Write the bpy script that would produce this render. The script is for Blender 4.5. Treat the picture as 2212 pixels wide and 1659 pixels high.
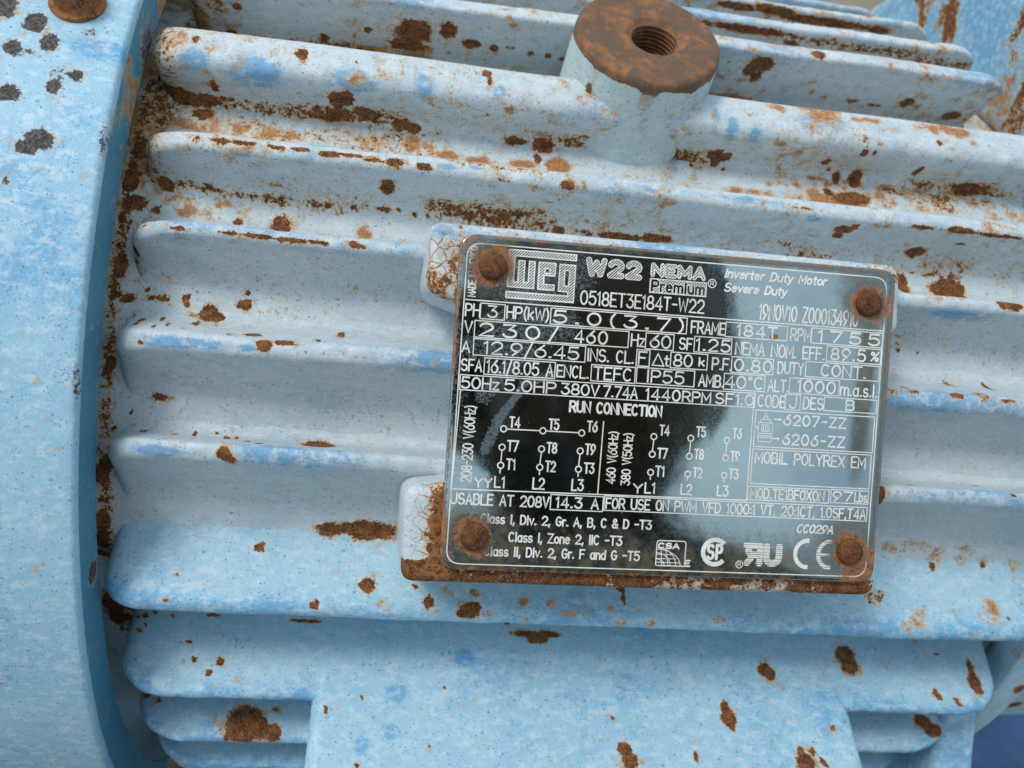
import bpy, bmesh, math, random
import numpy as np
from mathutils import Matrix, Vector

# ------------------------------------------------------------------ scene, camera, light
for o in list(bpy.data.objects):
    bpy.data.objects.remove(o)
scn = bpy.context.scene
COL = scn.collection
MM = 0.001
TILT = math.radians(64.0)                 # the motor lies so that the plate looks up at the sky
ROOTM = Matrix.Rotation(-TILT, 4, 'X')

yaw, pitch, roll = 0.143, -0.020, -0.079  # camera in the motor's own frame
fv = np.array([math.sin(yaw)*math.cos(pitch), math.cos(yaw)*math.cos(pitch), math.sin(pitch)])
rv = np.array([math.cos(yaw), -math.sin(yaw), 0.0]); dv = np.cross(fv, rv)
rr = math.cos(roll)*rv + math.sin(roll)*dv
dd = -math.sin(roll)*rv + math.cos(roll)*dv
CAMPOS = np.array([-57.504, -326.209, 3.931])
cm = Matrix(((rr[0], -dd[0], -fv[0], CAMPOS[0]*MM),
             (rr[1], -dd[1], -fv[1], CAMPOS[1]*MM),
             (rr[2], -dd[2], -fv[2], CAMPOS[2]*MM), (0, 0, 0, 1)))
camd = bpy.data.cameras.new('camera'); cam = bpy.data.objects.new('camera', camd); COL.objects.link(cam)
cam.matrix_world = ROOTM @ cm
camd.sensor_width = 36.0; camd.lens = 36.0*1869.0/2212.0
camd.clip_start = 0.005; camd.clip_end = 500.0
camd.dof.use_dof = True; camd.dof.focus_distance = 0.178; camd.dof.aperture_fstop = 20.0
scn.camera = cam

world = bpy.data.worlds.new('World'); scn.world = world; world.use_nodes = True
wn = world.node_tree.nodes; wl = world.node_tree.links
bg = wn['Background']
sky = wn.new('ShaderNodeTexSky'); sky.sky_type = 'NISHITA'; sky.sun_disc = False
SUN_EL, SUN_AZ = math.radians(58), math.radians(-62)   # azimuth measured from +Y towards +X
sky.sun_elevation = SUN_EL; sky.sun_rotation = SUN_AZ
sky.air_density = 1.0; sky.dust_density = 2.0; sky.ozone_density = 0.4
# broken cloud over the whole sky
wtc = wn.new('ShaderNodeTexCoord'); wno = wn.new('ShaderNodeTexNoise'); wl.new(wtc.outputs['Generated'], wno.inputs['Vector'])
wno.inputs['Scale'].default_value = 2.6; wno.inputs['Detail'].default_value = 6.0; wno.inputs['Roughness'].default_value = .55
wmr = wn.new('ShaderNodeMapRange'); wmr.interpolation_type = 'SMOOTHSTEP'; wl.new(wno.outputs['Fac'], wmr.inputs[0])
wmr.inputs[1].default_value = .34; wmr.inputs[2].default_value = .62; wmr.inputs[3].default_value = .40; wmr.inputs[4].default_value = .82
wmx = wn.new('ShaderNodeMix'); wmx.data_type = 'RGBA'; wl.new(wmr.outputs[0], wmx.inputs[0]); wl.new(sky.outputs[0], wmx.inputs[6]); wmx.inputs[7].default_value = (5.2, 6.1, 6.5, 1)
wl.new(wmx.outputs[2], bg.inputs['Color']); bg.inputs['Strength'].default_value = 0.115
sund = bpy.data.lights.new('sun', 'SUN'); sund.energy = 1.15; sund.angle = math.radians(18); sund.color = (1.0, 0.96, 0.9)
sun = bpy.data.objects.new('sun', sund); COL.objects.link(sun)
sdir = Vector((math.sin(SUN_AZ)*math.cos(SUN_EL), math.cos(SUN_AZ)*math.cos(SUN_EL), math.sin(SUN_EL)))
sun.rotation_euler = sdir.to_track_quat('Z', 'Y').to_euler(); sun.location = sdir*4
scn.view_settings.view_transform = 'Standard'; scn.view_settings.look = 'None'
scn.view_settings.exposure = 0.56; scn.view_settings.gamma = 1.0
scn.view_settings.use_curve_mapping = False

# ------------------------------------------------------------------ small helpers
rng = np.random.default_rng(7); random.seed(7)

def tag(o, label=None, cat=None, group=None, kind=None):
    if label: o['label'] = label
    if cat: o['category'] = cat
    if group: o['group'] = group
    if kind: o['kind'] = kind
    return o

def link(name, me, parent=None, mat=None):
    o = bpy.data.objects.new(name, me); COL.objects.link(o)
    if parent: o.parent = parent
    if mat: me.materials.append(mat)
    return o

def mesh_np(name, V, F, parent=None, mat=None, mask=None, smooth=True):
    """V (n,3) in millimetres, F (m,4) or (m,3) ints."""
    V = np.asarray(V, np.float64).reshape(-1, 3); F = np.asarray(F, np.int32)
    me = bpy.data.meshes.new(name); k = F.shape[1]
    me.vertices.add(len(V)); me.vertices.foreach_set('co', (V*MM).astype(np.float32).ravel())
    me.loops.add(F.size); me.loops.foreach_set('vertex_index', F.ravel())
    me.polygons.add(len(F)); me.polygons.foreach_set('loop_start', np.arange(0, F.size, k, dtype=np.int32))
    me.polygons.foreach_set('use_smooth', np.full(len(F), smooth, dtype=bool))
    me.update(calc_edges=True); me.validate()
    if mask is not None:
        a = me.color_attributes.new('mask', 'FLOAT_COLOR', 'POINT')
        c = np.ones((len(V), 4), np.float32); c[:, :3] = np.clip(mask, 0, 2)
        a.data.foreach_set('color', c.ravel())
    return link(name, me, parent, mat)

def gridfaces(nu, nv, wrap=False):
    i, j = np.meshgrid(np.arange(nu-1), np.arange(nv if wrap else nv-1), indexing='ij')
    j2 = (j+1) % nv
    return np.stack([i*nv+j, i*nv+j2, (i+1)*nv+j2, (i+1)*nv+j], -1).reshape(-1, 4)

def vnoise(P, scale, seed=0):
    """trilinear value noise in [0,1]"""
    Q = np.asarray(P)*scale + seed*17.31
    I = np.floor(Q).astype(np.int64); f = Q-I; f = f*f*(3-2*f)
    def h(a, b, c):
        n = (a*73856093) ^ (b*19349663) ^ (c*83492791) ^ (seed*2654435)
        n = (n ^ (n >> 13))*1274126177 & 0x7fffffff
        return ((n ^ (n >> 15)) & 0xffff)/65535.0
    r = 0
    for a in (0, 1):
        for b in (0, 1):
            for c in (0, 1):
                w = (f[..., 0] if a else 1-f[..., 0])*(f[..., 1] if b else 1-f[..., 1])*(f[..., 2] if c else 1-f[..., 2])
                r = r + w*h(I[..., 0]+a, I[..., 1]+b, I[..., 2]+c)
    return r

def fbm(P, scale, seed=0, n=4):
    r, a, t = 0, 1, 0
    for k in range(n):
        r = r+a*vnoise(P, scale*2**k, seed+k); t += a; a *= .55
    return r/t

def sstep(a, b, x):
    t = np.clip((x-a)/(b-a), 0, 1); return t*t*(3-2*t)

def pt(R, deg):
    t = math.radians(deg); return np.array([-R*math.cos(t), R*math.sin(t)])

def fillet(pts, rad, n=8):
    """round the inner corners of an open polyline"""
    pts = [np.asarray(p, float) for p in pts]; out = [pts[0]]
    for i in range(1, len(pts)-1):
        a, b, c = pts[i-1], pts[i], pts[i+1]
        la, lc = np.linalg.norm(a-b), np.linalg.norm(c-b)
        d = min(rad[i], la*.49, lc*.49)
        p, q = b+(a-b)/la*d, b+(c-b)/lc*d
        for t in np.linspace(0, 1, n):
            out.append((1-t)**2*p+2*t*(1-t)*b+t*t*q)
    out.append(pts[-1]); return np.array(out)

def resample(p, step, closed=False):
    if closed: p = np.vstack([p, p[:1]])
    d = np.r_[0, np.cumsum(np.linalg.norm(np.diff(p, axis=0), axis=1))]
    n = max(3, int(d[-1]/step)); s = np.linspace(0, d[-1], n+1)
    if closed: s = s[:-1]
    return np.stack([np.interp(s, d, p[:, k]) for k in range(p.shape[1])], -1)

# ------------------------------------------------------------------ materials
class NT:
    def __init__(self, name):
        self.m = bpy.data.materials.new(name); self.m.use_nodes = True
        self.t = self.m.node_tree; self.n = self.t.nodes; self.l = self.t.links
        self.bsdf = self.n['Principled BSDF']
        tc = self.n.new('ShaderNodeTexCoord')
        vm = self.n.new('ShaderNodeVectorMath'); vm.operation = 'SCALE'; vm.inputs['Scale'].default_value = 1000.0
        self.l.new(tc.outputs['Object'], vm.inputs[0]); self.co = vm.outputs[0]
    def put(self, sock, v):
        if isinstance(v, bpy.types.NodeSocket): self.l.new(v, sock)
        else: sock.default_value = v
    def math(self, op, a, b=0.0, clamp=False):
        n = self.n.new('ShaderNodeMath'); n.operation = op; n.use_clamp = clamp
        self.put(n.inputs[0], a); self.put(n.inputs[1], b); return n.outputs[0]
    def noise(self, scale, detail=4, rough=.55, co=None, dist=0.0):
        n = self.n.new('ShaderNodeTexNoise'); self.put(n.inputs['Vector'], co or self.co)
        n.inputs['Scale'].default_value = scale; n.inputs['Detail'].default_value = detail
        n.inputs['Roughness'].default_value = rough; n.inputs['Distortion'].default_value = dist
        return n.outputs['Fac']
    def voro(self, scale, feature='F1', co=None, rand=1.0):
        n = self.n.new('ShaderNodeTexVoronoi'); n.feature = feature; self.put(n.inputs['Vector'], co or self.co)
        n.inputs['Scale'].default_value = scale; n.inputs['Randomness'].default_value = rand
        return n
    def ss(self, x, a, b, lo=0.0, hi=1.0):
        n = self.n.new('ShaderNodeMapRange'); n.interpolation_type = 'SMOOTHSTEP'
        self.put(n.inputs[0], x); n.inputs[1].default_value = a; n.inputs[2].default_value = b
        n.inputs[3].default_value = lo; n.inputs[4].default_value = hi; return n.outputs[0]
    def mix(self, f, a, b, mode='MIX'):
        n = self.n.new('ShaderNodeMix'); n.data_type = 'RGBA'; n.blend_type = mode
        self.put(n.inputs[0], f)
        for s, v in ((n.inputs[6], a), (n.inputs[7], b)):
            self.put(s, v if isinstance(v, bpy.types.NodeSocket) else (*v, 1.0))
        return n.outputs[2]
    def mixf(self, f, a, b):
        n = self.n.new('ShaderNodeMix'); n.data_type = 'FLOAT'
        self.put(n.inputs[0], f); self.put(n.inputs[2], a); self.put(n.inputs[3], b); return n.outputs[0]
    def scaleco(self, v):
        n = self.n.new('ShaderNodeVectorMath'); n.operation = 'MULTIPLY'
        self.l.new(self.co, n.inputs[0]); n.inputs[1].default_value = v; return n.outputs[0]
    def mask(self):
        a = self.n.new('ShaderNodeAttribute'); a.attribute_name = 'mask'
        s = self.n.new('ShaderNodeSeparateColor'); self.l.new(a.outputs['Color'], s.inputs[0]); return s.outputs
    def bump(self, h, strength=.3, dist=.2, normal=None):
        b = self.n.new('ShaderNodeBump'); b.inputs['Strength'].default_value = strength
        b.inputs['Distance'].default_value = dist*MM; self.put(b.inputs['Height'], h)
        if normal: self.l.new(normal, b.inputs['Normal'])
        return b.outputs[0]
    def out(self, color=None, rough=None, metal=None, normal=None, spec=None):
        b = self.bsdf
        for k, v in (('Base Color', color), ('Roughness', rough), ('Metallic', metal), ('Normal', normal), ('Specular IOR Level', spec)):
            if v is None: continue
            if k == 'Base Color' and not isinstance(v, bpy.types.NodeSocket): v = (*v, 1.0)
            self.put(b.inputs[k], v)
        return self.m

def rust_colour(N, dark=1.0):
    a = N.noise(.55, 4, .65); b = N.noise(2.2, 3, .6)
    c = N.mix(N.ss(a, .38, .66), (.082*dark, .031*dark, .014*dark), (.235*dark, .088*dark, .028*dark))
    c = N.mix(N.ss(b, .48, .70, 0, .8), c, (.36*dark, .150*dark, .045*dark))
    c = N.mix(N.ss(N.noise(5.5, 3), .58, .70, 0, .5), c, (.028, .014, .010))
    return c, a, b

def paint_material(name, chalk=(.53, .605, .635), blue=(.14, .35, .57), bluebias=0.0, spots='rust', cracks=0.0, speck=.8):
    """weathered light blue enamel: chalked film, fresher blue patches, specks, rust where the mask says so"""
    N = NT(name); R, G, B = N.mask()[:3]
    big = N.noise(.045, 3, .6); med = N.noise(.28, 5, .62); fine = N.noise(1.5, 5, .68); tiny = N.noise(5.0, 3, .6)
    # fresher blue
    bl = N.math('ADD', N.math('MULTIPLY', big, .9), N.math('MULTIPLY', med, .55))
    bl = N.math('ADD', bl, N.math('MULTIPLY', fine, .70))
    bl = N.math('ADD', bl, N.math('MULTIPLY', G, .48))
    bl = N.math('ADD', bl, bluebias)
    f1 = N.ss(bl, 1.02, 1.40, 0, .75)
    mid = tuple(.55*c+.45*b for c, b in zip(chalk, blue))
    col = N.mix(f1, chalk, mid)
    f2 = N.ss(bl, 1.33, 1.50, 0, .88)
    col = N.mix(f2, col, blue)
    # chalk clouding
    col = N.mix(N.ss(N.noise(.55, 4, .7, N.scaleco((.6, 1, 1))), .46, .66, 0, .62), col, (.66, .71, .73) if chalk[2] < .65 else (.56, .69, .78))
    col = N.mix(N.ss(tiny, .30, .62, .22, 0), col, (.24, .34, .43))
    col = N.mix(N.ss(G, 1.30, 1.42, 0, .9), col, (.055, .215, .31))       # dark teal: shade on the shield's side wall, put into the colour
    # blue pin specks
    v = N.voro(.62); vc = N.n.new('ShaderNodeSeparateColor'); N.l.new(v.outputs['Color'], vc.inputs[0])
    sz = N.math('MULTIPLY', N.math('POWER', vc.outputs[0], 3.0), .34*speck)
    wob = N.math('MULTIPLY', N.math('SUBTRACT', fine, .5), .9)
    d = N.math('ADD', v.outputs['Distance'], wob)
    sp = N.ss(N.math('SUBTRACT', sz, d), -.02, .06, 0, .55)
    col = N.mix(sp, col, (.10, .21, .36))
    v2 = N.voro(1.7); v2c = N.n.new('ShaderNodeSeparateColor'); N.l.new(v2.outputs['Color'], v2c.inputs[0])
    sz2 = N.math('MULTIPLY', N.math('POWER', v2c.outputs[1], 3.5), .40*speck)
    d2 = N.math('ADD', v2.outputs['Distance'], wob)
    sp2 = N.ss(N.math('SUBTRACT', sz2, d2), -.02, .06, 0, .75)
    col = N.mix(sp2, col, (.055, .10, .17))
    # thin rust wash
    ws = N.math('ADD', B, N.math('MULTIPLY', N.math('SUBTRACT', med, .5), 2.4))
    ws = N.math('ADD', ws, N.math('MULTIPLY', N.math('SUBTRACT', fine, .5), 1.3))
    hz = N.ss(ws, .27, .56, 0, .55)
    col = N.mix(hz, col, (.50, .37, .20))
    wash = N.ss(ws, .50, .78, 0, .92)
    col = N.mix(wash, col, N.mix(N.ss(fine, .38, .66), (.25, .092, .027), (.50, .225, .072)))
    # solid rust with a pale stained rim
    jag = N.math('ADD', N.math('MULTIPLY', N.math('SUBTRACT', fine, .5), 1.55), N.math('MULTIPLY', N.math('SUBTRACT', N.noise(.6, 3, .6), .5), 1.25))
    m = N.math('ADD', R, jag)
    rim = N.ss(m, .20, .50, 0, .85); core = N.ss(m, .485, .555)
    col = N.mix(rim, col, (.56, .33, .125) if spots == 'rust' else (.34, .40, .46))
    if spots == 'rust':
        rc, ra, rb = rust_colour(N)
    else:
        rc = N.mix(N.ss(fine, .40, .62), (.040, .038, .040), (.13, .12, .11)); rb = fine
    col = N.mix(core, col, rc)
    if cracks:
        wv = N.n.new('ShaderNodeVectorMath'); wv.operation = 'ADD'; N.l.new(N.co, wv.inputs[0])
        nz = N.n.new('ShaderNodeTexNoise'); N.l.new(N.co, nz.inputs['Vector']); nz.inputs['Scale'].default_value = .5
        N.l.new(nz.outputs['Color'], wv.inputs[1])
        e1 = N.voro(.36, 'DISTANCE_TO_EDGE', wv.outputs[0]).outputs['Distance']
        e2 = N.voro(.85, 'DISTANCE_TO_EDGE', wv.outputs[0]).outputs['Distance']
        ck = N.math('MAXIMUM', N.ss(e1, .008, .03, 1, 0), N.math('MULTIPLY', N.ss(e2, .008, .035, 1, 0), N.ss(med, .45, .6)))
        ck = N.math('MULTIPLY', ck, N.math('MULTIPLY', N.ss(B, .05, .35), cracks))
        halo = N.math('MULTIPLY', N.ss(e1, .0, .16, .6, 0), N.ss(B, .1, .5))
        col = N.mix(halo, col, (.50, .25, .09)); col = N.mix(ck, col, (.16, .045, .015))
    rough = N.mixf(core, N.ss(fine, .3, .7, .42, .62), .88)
    h = N.math('ADD', N.math('MULTIPLY', N.noise(.9, 2, .5), 1.0), N.math('MULTIPLY', fine, .70))
    h = N.math('ADD', h, N.math('MULTIPLY', core, N.math('SUBTRACT', N.math('MULTIPLY', rb, 1.6), 1.5)))
    return N.out(col, rough, 0.0, N.bump(h, .45, .24), .35)

M_PAINT = paint_material('weathered_blue_paint')
M_LOWER = paint_material('less_chalked_blue_paint', chalk=(.375, .59, .705), blue=(.12, .37, .62), bluebias=.10, speck=.8)
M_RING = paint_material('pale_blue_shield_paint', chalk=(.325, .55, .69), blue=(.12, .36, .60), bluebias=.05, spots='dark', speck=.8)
M_PAD = paint_material('cracked_blue_paint', cracks=1.0)

def rust_material(name, dark=1.0, warm=0.0):
    N = NT(name); c, a, b = rust_colour(N, dark)
    if warm: c = N.mix(N.ss(N.noise(.16, 5, .65), .36, .62, 0, warm), c, (.40, .165, .055))
    c = N.mix(N.ss(N.noise(1.2, 6, .7), .62, .78, 0, .5), c, (.30, .27, .25))
    h = N.math('ADD', b, N.math('MULTIPLY', a, .8))
    return N.out(c, N.ss(b, .3, .7, .6, .9), .0, N.bump(h, .6, .35), .3)
M_RUST = rust_material('rust', 1.25, .35)
M_RIVET = rust_material('rivet_rust', .62, .12)
M_BOLT = rust_material('bolt_rust', 1.3, .55)

def boss_material():
    N = NT('boss_rust_and_paint'); R, G, B = N.mask()[:3]
    fine = N.noise(1.5, 7, .68); med = N.noise(.28, 6, .6)
    col = N.mix(N.ss(N.noise(.06, 4), .42, .62), (.49, .595, .60), (.40, .53, .59))
    col = N.mix(N.ss(N.noise(.7, 4, .7), .46, .66, 0, .6), col, (.65, .71, .72))
    col = N.mix(N.ss(N.noise(5., 3), .3, .6, .3, 0), col, (.24, .34, .40))
    v = N.voro(1.3); d = N.math('ADD', v.outputs['Distance'], N.math('MULTIPLY', N.math('SUBTRACT', fine, .5), .9))
    vc = N.n.new('ShaderNodeSeparateColor'); N.l.new(v.outputs['Color'], vc.inputs[0])
    col = N.mix(N.ss(N.math('SUBTRACT', N.math('MULTIPLY', N.math('POWER', vc.outputs[0], 4.), .36), d), -.02, .06, 0, .7), col, (.13, .17, .20))
    ws = N.math('ADD', B, N.math('ADD', N.math('MULTIPLY', N.math('SUBTRACT', med, .5), 1.6), N.math('MULTIPLY', N.math('SUBTRACT', fine, .5), 1.2)))
    col = N.mix(N.ss(ws, .22, .6, 0, .7), col, (.40, .26, .13))
    m = N.math('ADD', R, N.math('ADD', N.math('MULTIPLY', N.math('SUBTRACT', fine, .5), .9), N.math('MULTIPLY', N.math('SUBTRACT', N.noise(.5, 4), .5), .5)))
    rc = N.mix(N.ss(N.noise(.12, 5, .65), .38, .62), (.15, .080, .045), (.33, .135, .052))
    rc = N.mix(N.ss(N.noise(.3, 6, .7), .40, .60, 0, .9), rc, (.115, .080, .058))
    rc = N.mix(N.ss(N.noise(2.5, 5, .7), .55, .75, 0, .5), rc, (.46, .26, .13))
    core = N.ss(m, .47, .55); col = N.mix(N.ss(m, .32, .5, 0, .6), col, (.50, .44, .36)); col = N.mix(core, col, rc)
    h = N.math('ADD', N.noise(.9, 3), N.math('MULTIPLY', fine, N.mixf(core, .6, 2.2)))
    return N.out(col, N.mixf(core, .5, .78), 0., N.bump(h, .6, .3), .35)
M_BOSS = boss_material()

RIV = [(-37.75, 24.51), (44.31, 23.05), (-37.96, -30.66), (44.12, -30.97)]
def rivet_dist(N, co):
    """smallest distance (mm) to a rivet in the plate's own x, z"""
    best = None
    for (x, z) in RIV:
        s = N.n.new('ShaderNodeVectorMath'); s.operation = 'SUBTRACT'; N.l.new(co, s.inputs[0]); s.inputs[1].default_value = (x, 0, z)
        q = N.n.new('ShaderNodeVectorMath'); q.operation = 'MULTIPLY'; N.l.new(s.outputs[0], q.inputs[0]); q.inputs[1].default_value = (1, 0, 1)
        l = N.n.new('ShaderNodeVectorMath'); l.operation = 'LENGTH'; N.l.new(q.outputs[0], l.inputs[0])
        best = l.outputs['Value'] if best is None else N.math('MINIMUM', best, l.outputs['Value'])
    return best

def plate_material():
    N = NT('polished_steel_plate'); R, G, B = N.mask()[:3]
    fine = N.noise(1.6, 7, .68); med = N.noise(.35, 6, .62); tiny = N.noise(4.5, 5, .7)
    # dusty film / mineral deposit / dirt / rust sit on bright steel
    dep = N.math('ADD', G, N.math('ADD', N.math('MULTIPLY', N.math('SUBTRACT', fine, .5), 1.5), N.math('MULTIPLY', N.math('SUBTRACT', tiny, .5), 1.0)))
    depf = N.ss(dep, .42, .66, 0, .80)
    dirt = N.math('ADD', B, N.math('ADD', N.math('MULTIPLY', N.math('SUBTRACT', med, .5), .8), N.math('MULTIPLY', N.math('SUBTRACT', fine, .5), .5)))
    dirtf = N.ss(dirt, .15, .85, 0, .80)
    rd = N.math('ADD', R, N.math('ADD', N.math('MULTIPLY', N.math('SUBTRACT', fine, .5), .9), N.math('MULTIPLY', N.math('SUBTRACT', med, .5), .6)))
    rf = N.ss(rd, .30, .60, 0, .95)
    dcol = N.mix(N.ss(tiny, .4, .6), (.045, .075, .105), (.15, .215, .265))
    dirtc = N.mix(N.ss(med, .4, .62), (.030, .044, .042), (.115, .090, .050))
    rc, ra, rb = rust_colour(N, 1.15)
    rc = N.mix(N.ss(N.noise(.8, 4), .40, .62, 0, .7), rc, (.36, .145, .034))
    # fine white dust specks
    v = N.voro(1.1); vc = N.n.new('ShaderNodeSeparateColor'); N.l.new(v.outputs['Color'], vc.inputs[0])
    spk = N.ss(N.math('SUBTRACT', N.math('MULTIPLY', N.math('POWER', vc.outputs[0], 6.), .18), v.outputs['Distance']), -.03, .04, 0, .5)
    film = N.mix(spk, dirtc, (.45, .48, .50)); film = N.mix(depf, film, dcol); film = N.mix(rf, film, rc)
    fac = N.math('MAXIMUM', N.math('MAXIMUM', depf, dirtf), N.math('MAXIMUM', rf, spk))
    fac = N.math('MAXIMUM', fac, N.ss(med, .35, .75, 0.0, .05))
    h = N.math('ADD', N.math('MULTIPLY', N.noise(.09, 2), 2.0), N.math('MULTIPLY', rf, fine))
    nb = N.bump(h, .12, .25)
    mat = N.out((.40, .495, .51), N.ss(fine, .35, .7, .05, .11), 1.0, nb)
    d = N.n.new('ShaderNodeBsdfPrincipled'); N.put(d.inputs['Base Color'], film); d.inputs['Roughness'].default_value = .7; N.l.new(nb, d.inputs['Normal'])
    mx = N.n.new('ShaderNodeMixShader'); N.put(mx.inputs[0], fac); N.l.new(N.bsdf.outputs[0], mx.inputs[1]); N.l.new(d.outputs[0], mx.inputs[2])
    N.l.new(mx.outputs[0], N.n['Material Output'].inputs['Surface'])
    return mat
M_PLATE = plate_material()

def etch_material():
    N = NT('etched_lettering'); fine = N.noise(2.2, 6, .7); med = N.noise(.3, 5, .6)
    d = rivet_dist(N, N.co)
    d = N.math('ADD', d, N.math('MULTIPLY', N.math('SUBTRACT', med, .5), 5.0))
    col = N.mix(N.ss(med, .35, .68), (.86, .86, .83), (.70, .68, .60))
    col = N.mix(N.ss(fine, .58, .76, 0, .45), col, (.35, .35, .33))
    col = N.mix(N.ss(d, 3.6, 6.5, .95, 0), col, (.20, .095, .032))
    return N.out(col, .55, .15)
M_ETCH = etch_material()

def simple(name, col, rough=.6, metal=0., var=.25, scale=.05):
    N = NT(name); c = N.mix(N.ss(N.noise(scale, 6, .65), .3, .7), tuple(k*(1-var) for k in col), tuple(min(1, k*(1+var)) for k in col))
    return N.out(c, rough, metal, N.bump(N.noise(scale*12, 4), .2, .3))
M_BASE = simple('dark_blue_base_paint', (.030, .085, .20), .5, 0, .3)
M_BLACK = simple('black_plastic', (.015, .015, .016), .4)
M_JACKET = simple('black_jacket_cloth', (.012, .012, .013), .95)
M_TROUSER = simple('dark_denim', (.018, .022, .035), .95)
M_SKIN = simple('skin', (.075, .042, .028), .55, 0, .1)
M_HAIR = simple('dark_hair', (.015, .011, .008), .7)
def ground_material():
    N = NT('dusty_ground'); a = N.noise(.006, 7, .65); b = N.noise(.12, 6, .7)
    c = N.mix(N.ss(a, .35, .65), (.20, .175, .125), (.30, .265, .195)); c = N.mix(N.ss(b, .5, .75, 0, .5), c, (.14, .12, .09))
    return N.out(c, .95, 0., N.bump(b, .6, 4.0))
M_GROUND = ground_material()

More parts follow.
